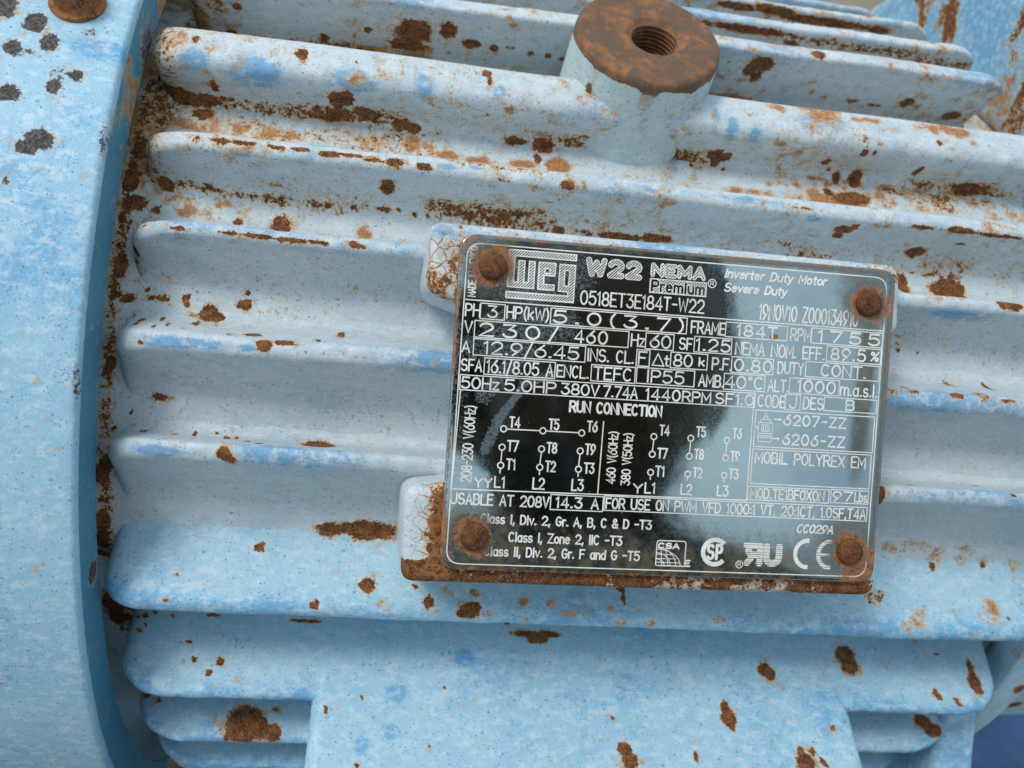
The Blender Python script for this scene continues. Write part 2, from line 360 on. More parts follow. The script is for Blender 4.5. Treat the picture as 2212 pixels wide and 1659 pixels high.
# ------------------------------------------------------------------ where paint has failed (points on the motor, mm)
SPOTS = [(-134.9,-132.5,67.3,2.14,2.76,'s'), (-131.3,-134.6,62.9,1.98,2.46,'s'), (-124.3,-132.9,66.2,1.72,1.59,'k'), (-137.8,-135.8,60.7,1.53,1.77,'s'), (-128.1,-137.8,55.5,1.85,2.1,'k'), (-128.4,-138.8,52.9,1.47,1.58,'s'), (-124.7,-137.5,56,1.33,1.3,'s'), (-136.4,-139.9,50.4,1.93,1.87,'s'), (-130.9,-143.3,39.2,2.14,1.51,'s'), (-129,-142.7,41.2,2.68,2.22,'s'), (-142.2,-131,70.6,2.78,3.52,'s'), (-134.2,-136,60,1.9,1.09,'k'), (-133.4,-145.1,32.2,1.27,1.52,'k'), (-136.6,-136.4,59.2,1.9,1.09,'k'), (-116.9,-117.3,69,1.62,6.64,'k'), (-121.9,-97,69.7,1.54,5.14,'k'), (-111.8,-122,70.8,2.37,3.28,'t'), (-108.3,-123.1,70.9,1.57,2.92,'t'), (-111.8,-114,61.6,3.64,1.81,'s'), (-108.3,-113.6,60.3,4.43,1.64,'s'), (-103.8,-113.7,60.5,2.81,1.43,'s'), (-99.3,-113.8,60.6,3.59,1.63,'k'), (-91.5,-113.6,60.2,6.35,1.82,'k'), (-82.6,-113.5,59.8,6.32,1.58,'k'), (-76.1,-113.5,59.5,4.33,1.38,'k'), (-104.1,-114.6,57,2.39,1.59,'s'), (-113.2,-116,53.7,5.17,3.89,'o'), (-106.6,-116.2,53.7,6.71,2.18,'o'), (-115.9,-118.4,48.9,2.36,3.42,'o'), (-115.9,-119.3,46.6,1.56,2.34,'s'), (-95.7,-116,54.3,2.74,2.17,'o'), (-89,-116.2,54.4,2.34,2.72,'o'), (-83.7,-116.1,53.9,2.33,1.94,'o'), (-109.7,-123,38.5,2.28,1.56,'s'), (-105.6,-124,39.1,3.01,1.47,'k'), (-100.9,-123.7,38.3,3.37,1.39,'k'), (-93.6,-123.4,37.7,5.21,1.14,'k'), (-85.1,-123.4,37.6,5.18,1.06,'k'), (-76.2,-123.2,37.2,4.42,1.06,'k'), (-117.3,-121.9,38.6,1.73,3.45,'s'), (-115.8,-123.3,33.3,2.85,1.82,'s'), (-111.1,-123.8,32.4,1.13,0.8,'s'), (-105.1,-124,32.6,2.8,2.05,'o'), (-100.2,-123.9,32.8,2.23,1.96,'o'), (-115.2,-124.5,28.4,1.51,1.22,'k'), (-93.1,-124.6,31.4,1.11,1.29,'s'), (-83.7,-125.1,30.8,2.01,2.96,'s'), (-96.8,-123.3,35,2.24,1.64,'t'), (-102,-134.1,46.9,2.16,1.03,'k'), (-96.3,-134,46.9,2.15,0.72,'s'), (-91.5,-134.2,46.8,2.85,0.55,'s'), (-84.8,-134,46.8,1.77,0.55,'s'), (-79.6,-134.2,46.8,2.12,0.54,'s'), (-73.7,-134.3,46.6,2.81,0.74,'s'), (-102.5,-139.3,26.9,1.55,0.45,'s'), (-98.2,-139.3,27,1.37,0.45,'k'), (-92,-139.4,26.9,1.88,0.48,'s'), (-86.1,-139.4,26.7,3.73,0.48,'s'), (-79.8,-139.3,26.6,3.72,0.55,'s'), (-73.5,-139.3,26.5,2.36,0.45,'s'), (-113,-129.8,22.2,0.91,1.62,'s'), (-105.4,-122.8,71.2,0.7,1.1,'s'), (-101.8,-117.9,62.7,0.95,2.45,'s'), (-82.1,-123,70.9,1.34,2,'s'), (-74.2,-118.4,62.7,1.74,4.43,'s'), (-112.1,-91.1,86.7,4.1,6.64,'o'), (-104.6,-88.9,85.3,1.59,1.22,'s'), (-80.7,-91.1,86.3,1.07,1.66,'s'), (-101.8,-98.2,88.8,1.1,1.42,'s'), (-107.1,-97.8,88.7,2.66,4.28,'k'), (-91,-124,64.9,7.24,5.02,'b'), (-105.3,-124.6,66.3,3.47,2.72,'b'), (-92,-133.9,44.5,3.56,0.73,'b'), (-119.9,-134.5,62.7,9.74,3.02,'b'), (-57.2,-98.6,88.4,4.76,4.28,'s'), (-68.2,-89.2,85.5,6.71,1.68,'o'), (-57.1,-90.7,86,6.67,3.22,'o'), (-58.9,-92.8,86.7,4.42,2.24,'s'), (-48.9,-100.5,88.9,2.15,3.18,'s'), (-42.1,-96.8,87.7,2.4,1.6,'s'), (-36.3,-96.2,87.6,1.23,1.47,'s'), (-32.2,-96.8,87.9,1.75,1.17,'k'), (-26.5,-95.3,87.6,0.79,1.04,'s'), (-21.6,-95.5,87.7,0.8,1.18,'s'), (-17.7,-95,87.6,0.53,1.18,'s'), (-28,-89.3,85.7,5.4,0.9,'t'), (-42.7,-91.9,86.2,0.89,3.04,'t'), (-69.4,-96.3,87.9,0.96,1.32,'s'), (-71.9,-119.6,63,1.92,3.65,'s'), (-68.1,-115.1,61.8,1.95,1.7,'s'), (-66.3,-115.1,61.9,1.17,0.85,'s'), (-70.2,-113.5,59.8,3.14,0.63,'k'), (-63.9,-113.5,59.8,2.75,0.63,'k'), (-58.8,-113.5,60.1,2.35,1.38,'s'), (-55.8,-113.5,59.7,2.16,1.18,'s'), (-56.2,-115.2,55.5,2.71,3.32,'o'), (-39.8,-122.2,72,1.15,1.05,'s'), (-39,-123.3,70,0.53,1.62,'s'), (-69.9,-123.3,70.6,0.5,0.61,'s'), (-59.4,-123.5,70.5,0.5,2.46,'t'), (-56.5,-123.4,70.1,0.5,2.28,'t'), (-52.2,-122,63.6,0.84,1.29,'k'), (-37.2,-124.4,65.4,1.13,1.14,'t'), (-33.6,-123.1,63.7,1.33,1.5,'t'), (-39.5,-120.8,63,1.15,1.95,'t'), (-31.5,-113.5,59.5,1.78,1.27,'s'), (-29.6,-113.5,59.5,1.58,0.65,'s'), (-23.8,-113.8,58.6,2.77,2.14,'s'), (-19.9,-114,58.4,1.98,0.75,'k'), (-49.4,-113.4,59.5,1.57,0.55,'k'), (-20.3,-116.1,53.7,4.3,2.84,'o'), (-28.7,-116.4,53.1,5.43,1.45,'o'), (-39.3,-116.4,53,4.24,1.69,'o'), (-46.9,-116.6,53.2,3.46,1.92,'o'), (-25.3,-115.3,55.2,1.17,1.49,'s'), (-69,-134,46.7,3.17,0.45,'s'), (-63.7,-134.2,46.5,2.81,0.46,'s'), (-59.4,-134.4,46.4,2.45,0.98,'s'), (-58.6,-134.3,45.2,1.23,0.64,'k'), (-53.3,-134.4,46.1,1.68,0.74,'s'), (-60.7,-128.6,41.8,1.51,2.48,'s'), (-60.6,-130.4,42.7,0.71,0.93,'s'), (-20.9,-134.3,45.5,1.96,1.16,'s'), (-35.8,-134.3,45.3,0.78,0.45,'s'), (-34,-133.9,44.9,1.06,0.45,'k'), (-40.3,-132.2,43.9,0.89,0.81,'k'), (0.5,-134.2,45.4,0.51,0.81,'t'), (3.9,-134.2,45,1.47,0.52,'t'), (-68.1,-123.3,37.5,0.66,0.45,'s'), (-61.5,-123.3,37.6,2.2,0.45,'s'), (-57.9,-123.4,37.8,0.66,0.45,'s'), (-54,-123.2,37.5,0.5,0.45,'s'), (-51.1,-123.1,37.3,0.51,0.45,'s'), (-46.2,-123.4,38.1,0.59,0.47,'s'), (-41.4,-123.1,37.6,0.5,0.6,'s'), (-27.9,-124.6,39.8,0.5,0.54,'s'), (-33,-123.3,38,1.11,0.45,'k'), (-19.9,-123,37.2,1.42,0.82,'s'), (-14.3,-123,37.1,3.38,0.83,'k'), (-5.1,-123,36.9,5.3,0.99,'s'), (3.6,-123.2,37.5,4.59,0.94,'s'), (-11.1,-123.5,38.4,4.51,1.2,'t'), (-64.8,-124.4,31.4,2.18,2.17,'o'), (-66.9,-139.2,27.2,1.01,0.62,'s'), (-65.4,-139.3,26.7,1.34,0.45,'s'), (-58.9,-139.4,26.5,0.6,0.74,'t'), (-15.5,-123.6,71.4,0.78,1.33,'s'), (-15.7,-128.4,75.3,0.5,0.65,'s'), (-70.2,-124.5,65.9,5.66,2.64,'b'), (-54.2,-124.6,67.2,2.64,3.37,'b'), (-36.6,-124.6,67.3,1.52,1.73,'b'), (-47.9,-134.2,46.7,2.46,0.93,'b'), (-41.1,-133.8,47.2,2.47,0.65,'b'), (-1.7,-134,46.6,2.19,0.82,'b'), (-48.6,-149.4,30.5,2.23,1.02,'b'), (9.5,-114.2,58.2,1.22,3.74,'b'), (33.3,-101.6,89.4,2.06,4.2,'s'), (35.5,-103.5,89.9,2.51,3.01,'s'), (35.8,-98.2,88.3,1.63,2.35,'s'), (33.7,-88.9,85.3,7.62,1.79,'o'), (32.1,-121.4,73.2,2.92,2.01,'o'), (43.8,-120.8,73.8,6.41,4.88,'o'), (56.4,-122.2,72.5,4.78,1.31,'o'), (77.2,-121.9,72.7,9.07,2.49,'o'), (82.4,-95.7,87.7,1.61,2,'s'), (98.5,-92.8,86.7,2.87,1.93,'s'), (67.5,-92.9,87.2,2.47,0.96,'k'), (74.4,-92.6,87,3,0.8,'k'), (120.5,-77.2,92.2,3.41,13.03,'t'), (119.4,-83.3,93.2,2.8,10.65,'t'), (54.1,-95.1,87.7,0.96,1.63,'t'), (32.1,-95.5,87.6,0.56,1.97,'t'), (58.6,-92.9,87.2,1.46,0.83,'t'), (20.2,-115,61.4,2.07,2.54,'s'), (22.8,-115.2,61.4,1.66,1.4,'s'), (20.6,-113.5,59.6,0.92,1.09,'s'), (14.6,-113.8,58.5,0.58,0.89,'s'), (17.1,-113.9,57.9,0.5,0.52,'s'), (22.8,-113.9,58.2,0.5,0.46,'s'), (54.8,-124.8,66.6,0.94,1.3,'k'), (55.7,-123,63.9,0.94,1.31,'s'), (58.2,-123.6,64.2,0.6,0.85,'s'), (58.6,-124.6,66.3,0.77,0.65,'k'), (74.9,-124.4,68.3,0.71,0.84,'s'), (48.8,-117.3,62.3,1.03,1.8,'s'), (50.9,-114.6,61.3,0.79,0.92,'k'), (53.7,-113.5,59.5,0.97,1.85,'s'), (59.1,-113.6,60.2,1.86,2.35,'s'), (58.6,-114,58.5,1.24,1.15,'s'), (73.6,-117.9,62.5,0.72,2.45,'s'), (90.5,-114.1,60.9,3.21,1.71,'s'), (89.3,-113.5,59.5,2.12,0.95,'s'), (52.7,-117.3,52.1,13.76,5.48,'o'), (57.4,-116.1,54,5.24,1.93,'s'), (27.9,-116.8,52.7,7.84,1.17,'o'), (50.9,-115.4,55.2,1.3,1.01,'s'), (70.2,-114.4,57.6,5.42,1.54,'k'), (84.2,-114.6,57.5,7.43,1.3,'k'), (94.1,-114.6,57.3,5.21,1.13,'k'), (47.8,-130.7,42.9,2.61,1.48,'s'), (49.8,-131.9,43.5,1.21,1.48,'s'), (47.6,-128.3,41.8,1.42,1.09,'s'), (70.1,-125.8,40.5,2.36,1.64,'s'), (79,-130.1,42.7,1.3,0.72,'s'), (66.3,-134,44.9,2.9,0.6,'s'), (76.7,-134.1,45,5.09,0.68,'s'), (86.3,-134,44.8,6.51,0.65,'s'), (102.3,-114.1,60.7,2.91,0.88,'t'), (36.9,-134.4,46,4.66,0.45,'k'), (33.1,-122.9,63.8,1.64,1.69,'t'), (40,-120.4,62.9,1.68,4.2,'t'), (12.4,-124.5,65.9,1.19,1.59,'t'), (33.3,-95.9,101.9,11.39,1.3,'s'), (55.5,-95.3,101.6,14.72,1.61,'k'), (74.4,-95,101.6,15.17,1.66,'k'), (91.9,-93.9,101.1,13.06,1.73,'k'), (49.4,-106.7,93.4,1.85,1.63,'s'), (47.2,-93.8,100.6,1.95,0.86,'s'), (34.2,-84,113.1,6.02,1.18,'s'), (45.8,-84.5,113.2,6.09,1.42,'s'), (60.8,-83.5,112.4,13.49,1.34,'s'), (70.5,-83.5,112.6,13.68,1.37,'k'), (79.2,-83,112.4,3.2,1.14,'s'), (16.2,-124.5,67.8,1.2,4.51,'b'), (20.3,-124.5,65.7,2,4.51,'b'), (26.4,-124.1,64.7,2.03,3.3,'b'), (42.8,-123.4,69.8,6.73,2.62,'b'), (20.9,-134.2,46.9,9.82,1.05,'b'), (38.8,-133.3,44.2,2.35,1.04,'b'), (-116.9,-126.7,19.2,1.41,2.09,'s'), (-117,-126.9,17.5,1.12,1.33,'s'), (-117,-127.4,12.9,1.3,0.74,'s'), (-114.6,-127.3,12.1,1.48,0.89,'s'), (-107.6,-127.4,12.9,1.46,0.89,'s'), (-105.8,-127.5,11.7,1.28,1.04,'k'), (-102.4,-127.4,13.4,0.91,0.93,'s'), (-102.1,-127.6,11.9,0.8,0.74,'s'), (-97.1,-128.3,9.9,1.98,2.12,'s'), (-95,-128.6,9.6,1.26,1.37,'s'), (-95.1,-131,8.1,0.89,1.5,'k'), (-90.4,-127.2,12.9,1.8,1.17,'s'), (-89.5,-127,15.6,0.65,0.45,'s'), (-110.3,-127.2,14.4,0.5,0.45,'s'), (-109.7,-127.4,12.9,0.5,0.45,'s'), (-112.8,-128.9,8.4,0.5,0.66,'s'), (-110.4,-131.7,7.6,0.54,1.42,'s'), (-110.7,-133.9,6.8,0.5,1.19,'s'), (-106.1,-131.2,8.2,0.5,1.28,'s'), (-103.9,-135.9,7,0.56,1.59,'s'), (-106.1,-137.8,6.4,0.5,1.47,'s'), (-98.9,-132.7,7.7,0.64,1.92,'s'), (-100.2,-138.1,6.4,0.5,1.67,'t'), (-100.6,-128.6,9.8,0.9,0.96,'t'), (-108.8,-129.7,8.7,0.5,0.52,'t'), (-108,-140.6,2.9,0.5,0.55,'s'), (-86.1,-137.9,6.3,1.87,1.44,'s'), (-83.1,-141.8,4.3,1.59,1.5,'s'), (-79.3,-141.3,5.2,2.16,0.72,'s'), (-90.5,-139.6,5.9,0.85,1.23,'t'), (-106.7,-127.6,-8.9,1.65,0.81,'s'), (-104.7,-127.6,-8.9,1.46,0.51,'k'), (-105,-127.5,-10.1,0.5,0.45,'s'), (-112.5,-127.3,-12.4,0.52,0.45,'s'), (-111.8,-126.9,-15.2,0.5,0.45,'s'), (-109,-129.2,-16.4,0.5,0.86,'s'), (-115.8,-126.7,-16.2,0.56,0.46,'s'), (-115.8,-127.4,-11.1,0.93,0.45,'t'), (-117,-127.9,-2,0.96,1.67,'s'), (-117.6,-127.8,-3.8,1.11,0.92,'s'), (-117.5,-125.7,-24.6,1.7,1.65,'s'), (-118.3,-125,-27.1,1.52,2.49,'s'), (-71.5,-132.6,-16.6,3.48,2.74,'s'), (-89.8,-140.7,-18.9,1.52,1.43,'s'), (-88.6,-140.2,-20,1.29,1.01,'s'), (-98.2,-129.7,-16.3,0.5,1.53,'s'), (-93.6,-128.7,-15.9,0.5,0.55,'s'), (-91.1,-131,-16.5,0.5,1.51,'s'), (-89,-130.4,-16.4,0.5,1.08,'s'), (-83.6,-136.6,-16.7,0.82,1.04,'s'), (-86.4,-133.9,-16.6,0.5,1.06,'s'), (-102.3,-130.9,-16.4,0.5,1.31,'t'), (-84.9,-127.5,-10.2,0.65,0.51,'t'), (-68.3,-132.3,7.8,0.5,2.73,'s'), (-80.8,-127.5,12.9,0.89,0.8,'t'), (-72.6,-139.1,6.1,0.5,1.01,'s'), (-100.3,-141.9,3.5,11.48,1.35,'b'), (-86.6,-141.9,3.3,2.33,0.73,'b'), (-103.6,-140.5,-19.3,7.56,1.49,'b'), (-78.9,-140.9,-18.7,5.03,1.18,'b'), (-118.2,-122.3,-37.5,1.47,3.06,'s'), (-118.5,-120.8,-42,1.56,3.14,'s'), (-120.1,-113.3,-47.3,1.3,3.94,'s'), (-116.9,-131,-47.2,0.83,2.27,'s'), (-83.4,-124.6,-41.6,1.11,0.96,'s'), (-82.8,-124.2,-41,0.74,0.64,'s'), (-100.2,-128.7,-47.3,0.56,0.52,'s'), (-101.1,-131.6,-52.5,0.52,0.5,'s'), (-69.8,-131.6,-52.3,1.09,0.98,'s'), (-69.4,-131.4,-51.5,0.5,0.73,'s'), (-67.6,-122.7,-36.9,3.34,1.61,'s'), (-70.9,-122.7,-36.2,1.85,0.56,'k'), (-95.4,-107.5,-62.5,1.45,0.53,'s'), (-72.9,-108.1,-63,3.67,0.52,'s'), (-121.1,-101.1,-62.1,1.95,3.73,'s'), (-120.2,-98.3,-66,1.98,4.09,'s'), (-119.6,-95.8,-69.9,1.11,3.49,'k'), (-117,-97.7,-67,0.79,1.04,'s'), (-112.9,-107.4,-63.8,0.59,0.53,'s'), (-111.3,-107.6,-63.3,0.84,0.62,'s'), (-109.1,-107.2,-62.4,0.67,0.62,'s'), (-110.6,-109,-65.1,0.5,0.45,'s'), (-111.7,-109.7,-66.3,1,0.52,'s'), (-104.4,-107.8,-63,0.5,0.53,'s'), (-99.8,-111.7,-67.9,0.5,0.56,'s'), (-97.7,-114.3,-71.4,0.65,0.77,'s'), (-91.6,-114.5,-71.7,1.05,1.02,'s'), (-93.9,-116.1,-73.7,0.65,0.55,'s'), (-100,-114.9,-72.1,0.5,0.45,'t'), (-86.7,-104.2,-90.4,4.33,4.14,'s'), (-86.9,-106.1,-92.7,3.67,2.41,'s'), (-82.7,-105.1,-91.5,2.59,2.73,'s'), (-79.1,-105.8,-92.3,1.94,2.45,'s'), (-79.2,-101.9,-88,0.87,0.74,'s'), (-75.2,-104.7,-91.1,0.86,0.64,'t'), (-108.5,-100,-87.1,0.8,0.75,'s'), (-133,-19.1,-120.8,0.85,1.84,'s'), (-111.8,-98.3,-86.6,1.57,0.66,'s'), (-66,-121.8,-79.6,0.5,0.92,'s'), (-107,-100.7,-87.5,1.11,0.47,'t'), (-59.1,-122.6,-36.8,5.92,2.57,'s'), (-54.4,-122.5,-37,2.59,1.29,'k'), (-63.4,-122.6,-36.7,2.96,1.42,'s'), (-58.6,-129,-48.1,1.89,1.71,'s'), (-44.5,-130.9,-50.7,1.3,1.47,'s'), (-35.1,-131.6,-52.2,2.47,1.85,'s'), (-36.9,-131.8,-52.8,1.31,1.03,'s'), (-33.7,-131.1,-51.2,1.27,0.94,'s'), (-15.8,-130.7,-50.3,1.85,1.37,'t'), (-40.2,-129.1,-48.3,2.19,1.37,'t'), (-11.8,-131.6,-52,2.96,1.3,'t'), (-34.1,-129.5,-48.8,1.46,1.17,'t'), (-22.7,-130.7,-50.2,1.47,1.18,'t'), (-54.3,-131.3,-51.6,1.81,1.28,'t'), (-43.2,-131.5,-52.5,1.45,1.12,'t'), (-22.5,-131.3,-53.6,1.84,1.35,'t'), (-30.9,-131.8,-52.7,1.46,0.81,'t'), (0.2,-131.4,-53.8,2.26,1.64,'t'), (7.7,-131.3,-53.6,1.52,1.54,'t'), (-1.8,-131.1,-50.7,1.12,0.96,'t'), (-14.9,-108.6,-64.2,6.21,0.88,'s'), (-14.9,-109.6,-65.5,2.48,0.96,'s'), (0.8,-128.1,-46.5,0.99,0.81,'s'), (1.2,-129.4,-48.3,0.5,1.45,'s'), (-58.1,-119.9,-77.5,0.5,0.5,'s'), (-31.1,-119.5,-77,0.5,0.51,'s'), (-37.7,-117.9,-75.2,0.5,0.45,'s'), (15.4,-111.7,-68.1,0.5,0.45,'s'), (3.5,-122.3,-80.3,0.57,0.6,'s'), (-13.2,-128.3,-87.2,0.5,0.58,'s'), (-41.5,-127,-85.8,0.5,0.45,'s'), (5.6,-126.9,-85.7,1.7,1.9,'s'), (6.4,-128.8,-87.8,2.02,2.11,'s'), (-57.8,-129.9,-89,0.62,0.64,'s'), (-56,-124.6,-41.8,0.74,0.64,'t'), (-47.6,-128.8,-47.8,0.5,0.54,'s'), (-22.5,-107.2,-62.3,1.07,0.45,'s'), (-50.3,-119.1,-76.6,2.78,1.69,'b'), (-33.2,-112.9,-69.7,3.24,2.65,'b'), (-50.2,-124.8,-83.1,1.76,1.84,'b'), (-57.1,-126.6,-85.3,1.95,2.44,'b'), (66.1,-127.3,-45.9,2.56,1.83,'k'), (65,-128.4,-47.4,1.91,1.14,'k'), (68,-126.9,-45.4,1.5,1.15,'k'), (45.8,-113.4,-69.9,2.12,1.97,'s'), (46.8,-114.1,-70.9,1.86,1.69,'s'), (69.9,-110.7,-66.4,2.78,2.73,'s'), (70,-112.6,-68.7,2.54,1.97,'s'), (70.9,-113.6,-70,1.29,0.98,'k'), (33,-119.9,-77.4,1.03,1.82,'s'), (33.4,-121.6,-79.4,1.7,2.25,'s'), (33.8,-123.1,-81.2,0.94,1.34,'s'), (23.1,-127.9,-86.8,0.66,1.21,'s'), (50.7,-127,-85.7,1.22,1.36,'s'), (51.3,-128.4,-87.4,2.39,2.26,'s'), (53.6,-127,-85.7,0.96,1.18,'s'), (55.7,-128.3,-87.2,0.79,0.91,'s'), (56.5,-128.7,-87.8,0.7,0.64,'s'), (60.6,-123,-81.1,0.5,1.03,'s'), (92.9,-116.6,-73.9,0.87,1.42,'s'), (93.7,-117.2,-74.7,0.67,0.91,'s'), (105.8,-112.4,-69,1.09,2.61,'s'), (105.8,-114.4,-71.7,1.73,2.86,'s'), (105.8,-110.9,-67,0.5,1.16,'s'), (106.6,-115.7,-73.5,0.99,0.73,'s'), (98.4,-117.6,-75.2,0.87,0.61,'s'), (98.9,-118.3,-76,0.5,0.61,'s'), (100.5,-101.1,-87.5,2.58,1.77,'s'), (103,-102.6,-89.5,2.85,1.99,'s'), (103.9,-103.5,-90.8,1.45,0.75,'k'), (96.7,-109.9,-65.5,0.5,0.47,'s'), (85.2,-123,-35.3,2.24,3.07,'t'), (93.2,-123.2,-33.9,2.74,1.03,'t'), (98.4,-122.6,-37,1.62,1.76,'t'), (76.3,-123.3,-33.9,7.02,1.95,'t'), (107.7,-122.6,-37.6,2.37,2.37,'t'), (92.2,-122.5,-36.7,1.83,1.83,'t'), (91.3,-107.8,-62.9,1.07,0.63,'k'), (84.3,-122.9,-38.8,0.63,0.82,'s'), (98.3,-122.7,-37.6,0.74,0.74,'s'), (106.4,-124,-40.5,1.04,1,'k'), (96.1,-130,-49.2,0.55,1.92,'t'), (101.2,-130.1,-49.2,0.5,0.45,'s'), (72.8,-131.5,-52.3,1.29,1.29,'t'), (76.7,-130.3,-50.2,2.61,2.76,'t'), (96.7,-129.2,-47.9,3.65,3.87,'t'), (125,-107.4,-75.6,1.58,1.67,'s'), (155.5,-68.7,-94.8,3.11,3.01,'s'), (316.4,127,-179.9,4.39,0.88,'s'), (24.3,-131.6,-52.2,2.34,1.21,'t'), (68.3,-124,32,1.71,2.77,'s'), (67.6,-123.3,34.8,1.5,1.83,'k'), (80.6,-124.7,31.2,3.73,3.84,'s'), (84,-124,32.5,1.99,1.45,'s'), (67.8,-139,27.9,2.42,0.98,'t'), (85.4,-138.9,28,1.48,1.45,'s'), (88.1,-139.1,27.7,2.55,1.08,'s'), (76.3,-122.9,35.6,5.25,0.8,'k'), (82.9,-123.2,35.4,3.55,0.68,'k'), (57.1,-141.4,5.4,1.75,1.2,'k'), (63,-141.2,5.5,1.97,1.03,'k'), (62.1,-138.3,6.4,1.59,1.69,'k'), (73.8,-141.4,5.6,1.62,0.93,'s'), (78.3,-131.3,8.1,1.48,2.82,'k'), (88.6,-130.8,8.3,0.61,2.11,'s'), (80.7,-140.1,6,1.86,3.26,'k'), (86.4,-141.7,5,2.5,0.46,'s'), (71.3,-127.7,10.7,0.51,0.5,'t'), (78,-127.4,-9.3,1.12,0.61,'t'), (59.5,-137.8,-16.8,1.59,2.89,'t'), (67.1,-127.1,15.4,0.5,0.45,'s'), (72.1,-127.1,15.7,0.51,0.45,'s'), (66.3,-136.4,-16.6,3.25,1.97,'t'), (88.2,-131.3,-16.4,0.61,1.06,'s'), (91.1,-140.5,-17.1,0.85,0.45,'s'), (57.3,-140.5,-19.7,0.78,2.87,'s'), (73.6,-137.3,24.5,7.41,1.83,'b'), (68.1,-142,3.4,1.59,1.19,'b'), (69.5,-140.8,-18.7,5.64,1.71,'b')]
def spot_mask(V, m):
    """adds rust patches: x,y,z, half length along the axis, half width across, kind"""
    for (x, y, z, rx, ry, k) in SPOTS:
        r = max(rx, ry)*2.4
        w = np.nonzero((np.abs(V[:, 0]-x) < rx*2.4) & (np.abs(V[:, 1]-y) < r+2) & (np.abs(V[:, 2]-z) < r+2))[0]
        if not len(w): continue
        P = V[w]
        q = np.sqrt(((P[:, 0]-x)/rx)**2+((P[:, 1]-y)**2+(P[:, 2]-z)**2)/ry**2)
        q = q*(.70+.30*vnoise(P, .55, 3)+.34*vnoise(P, .22, 5))
        f = 1-sstep(.55, 1.5, q)
        if k in 'ob': f = 1-sstep(.1, 1.65, q)
        if k == 's':
            m[w, 0] = np.maximum(m[w, 0], f*1.10); m[w, 2] = np.maximum(m[w, 2], (1-sstep(.7, 2.3, q))*.50)
        elif k == 'k': m[w, 0] = np.maximum(m[w, 0], f*.52); m[w, 2] = np.maximum(m[w, 2], f*.25)
        elif k == 'o': m[w, 2] = np.maximum(m[w, 2], f*1.02)
        elif k == 't': m[w, 2] = np.maximum(m[w, 2], f*.58); m[w, 0] = np.maximum(m[w, 0], f*.22)
        elif k == 'b': m[w, 1] = np.maximum(m[w, 1], f*1.25)
    return m

# ------------------------------------------------------------------ the motor
motor = bpy.data.objects.new('electric_motor', None); COL.objects.link(motor)
motor.matrix_world = ROOTM; motor.empty_display_size = .05
tag(motor, 'weathered light blue finned cast iron electric motor with rust patches and a polished data plate', 'motor')

def RBf(deg):         # radius of the valley floor between the fins, shallower towards boss and foot
    return 128.0-8.5*sstep(29, 36, np.asarray(deg, float))-9.5*sstep(-19, -26, np.asarray(deg, float))
XL, XR = -131.0, 126.0

# frame body: the valley floors
th = np.unique(np.r_[np.arange(-72, 84, .42), np.arange(84, 288, 6.0), 288.0]); th = th[:-1]
xs = np.r_[np.arange(XL, XR, .85), XR]
T, X = np.meshgrid(np.radians(th), xs)
RR = RBf(np.degrees(T)); V = np.stack([X, -RR*np.cos(T), RR*np.sin(T)], -1).reshape(-1, 3)
deg = np.degrees(T).ravel(); xx = X.ravel()
V += (fbm(V, .12, 3)[:, None]-.5)*np.stack([0*xx, -np.cos(T).ravel(), np.sin(T).ravel()], -1)*1.2
m = np.zeros((len(V), 3))
up = sstep(14, 26, deg); n1 = fbm(V*np.array([.35, 1, 1]), .16, 11); n2 = fbm(V, .05, 12, 2)
m[:, 0] = up*(.10+.55*sstep(.50, .74, n1))*.62 + (1-up)*.22*sstep(.60, .75, n1)*sstep(-12, 8, deg)
m[:, 2] = up*(.45*sstep(.42, .64, n2)+.10) + (1-up)*.22*sstep(.48, .68, n2)*sstep(-14, 6, deg)
lj = np.exp(-((xx+117.5)/1.8)**2); m[:, 0] = np.maximum(m[:, 0], lj*(.40+.38*n1))
lj = np.exp(-((xx+114)/5.0)**2); m[:, 0] = np.maximum(m[:, 0], lj*.6*sstep(.54, .64, fbm(V, .05, 15, 2)))
m[:, 2] = np.maximum(m[:, 2], lj*.4*up); lf = sstep(-60, -112, xx)*sstep(6, 24, deg); m[:, 2] = np.maximum(m[:, 2], lf*(.30+.55*sstep(.4, .6, fbm(V, .06, 16, 3)))); m[:, 0] = np.maximum(m[:, 0], lf*.30*sstep(.42, .62, fbm(V, .12, 17, 3)))
spot_mask(V, m)
mesh_np('frame_body', V, gridfaces(len(xs), len(th), True), motor, M_PAINT, m)

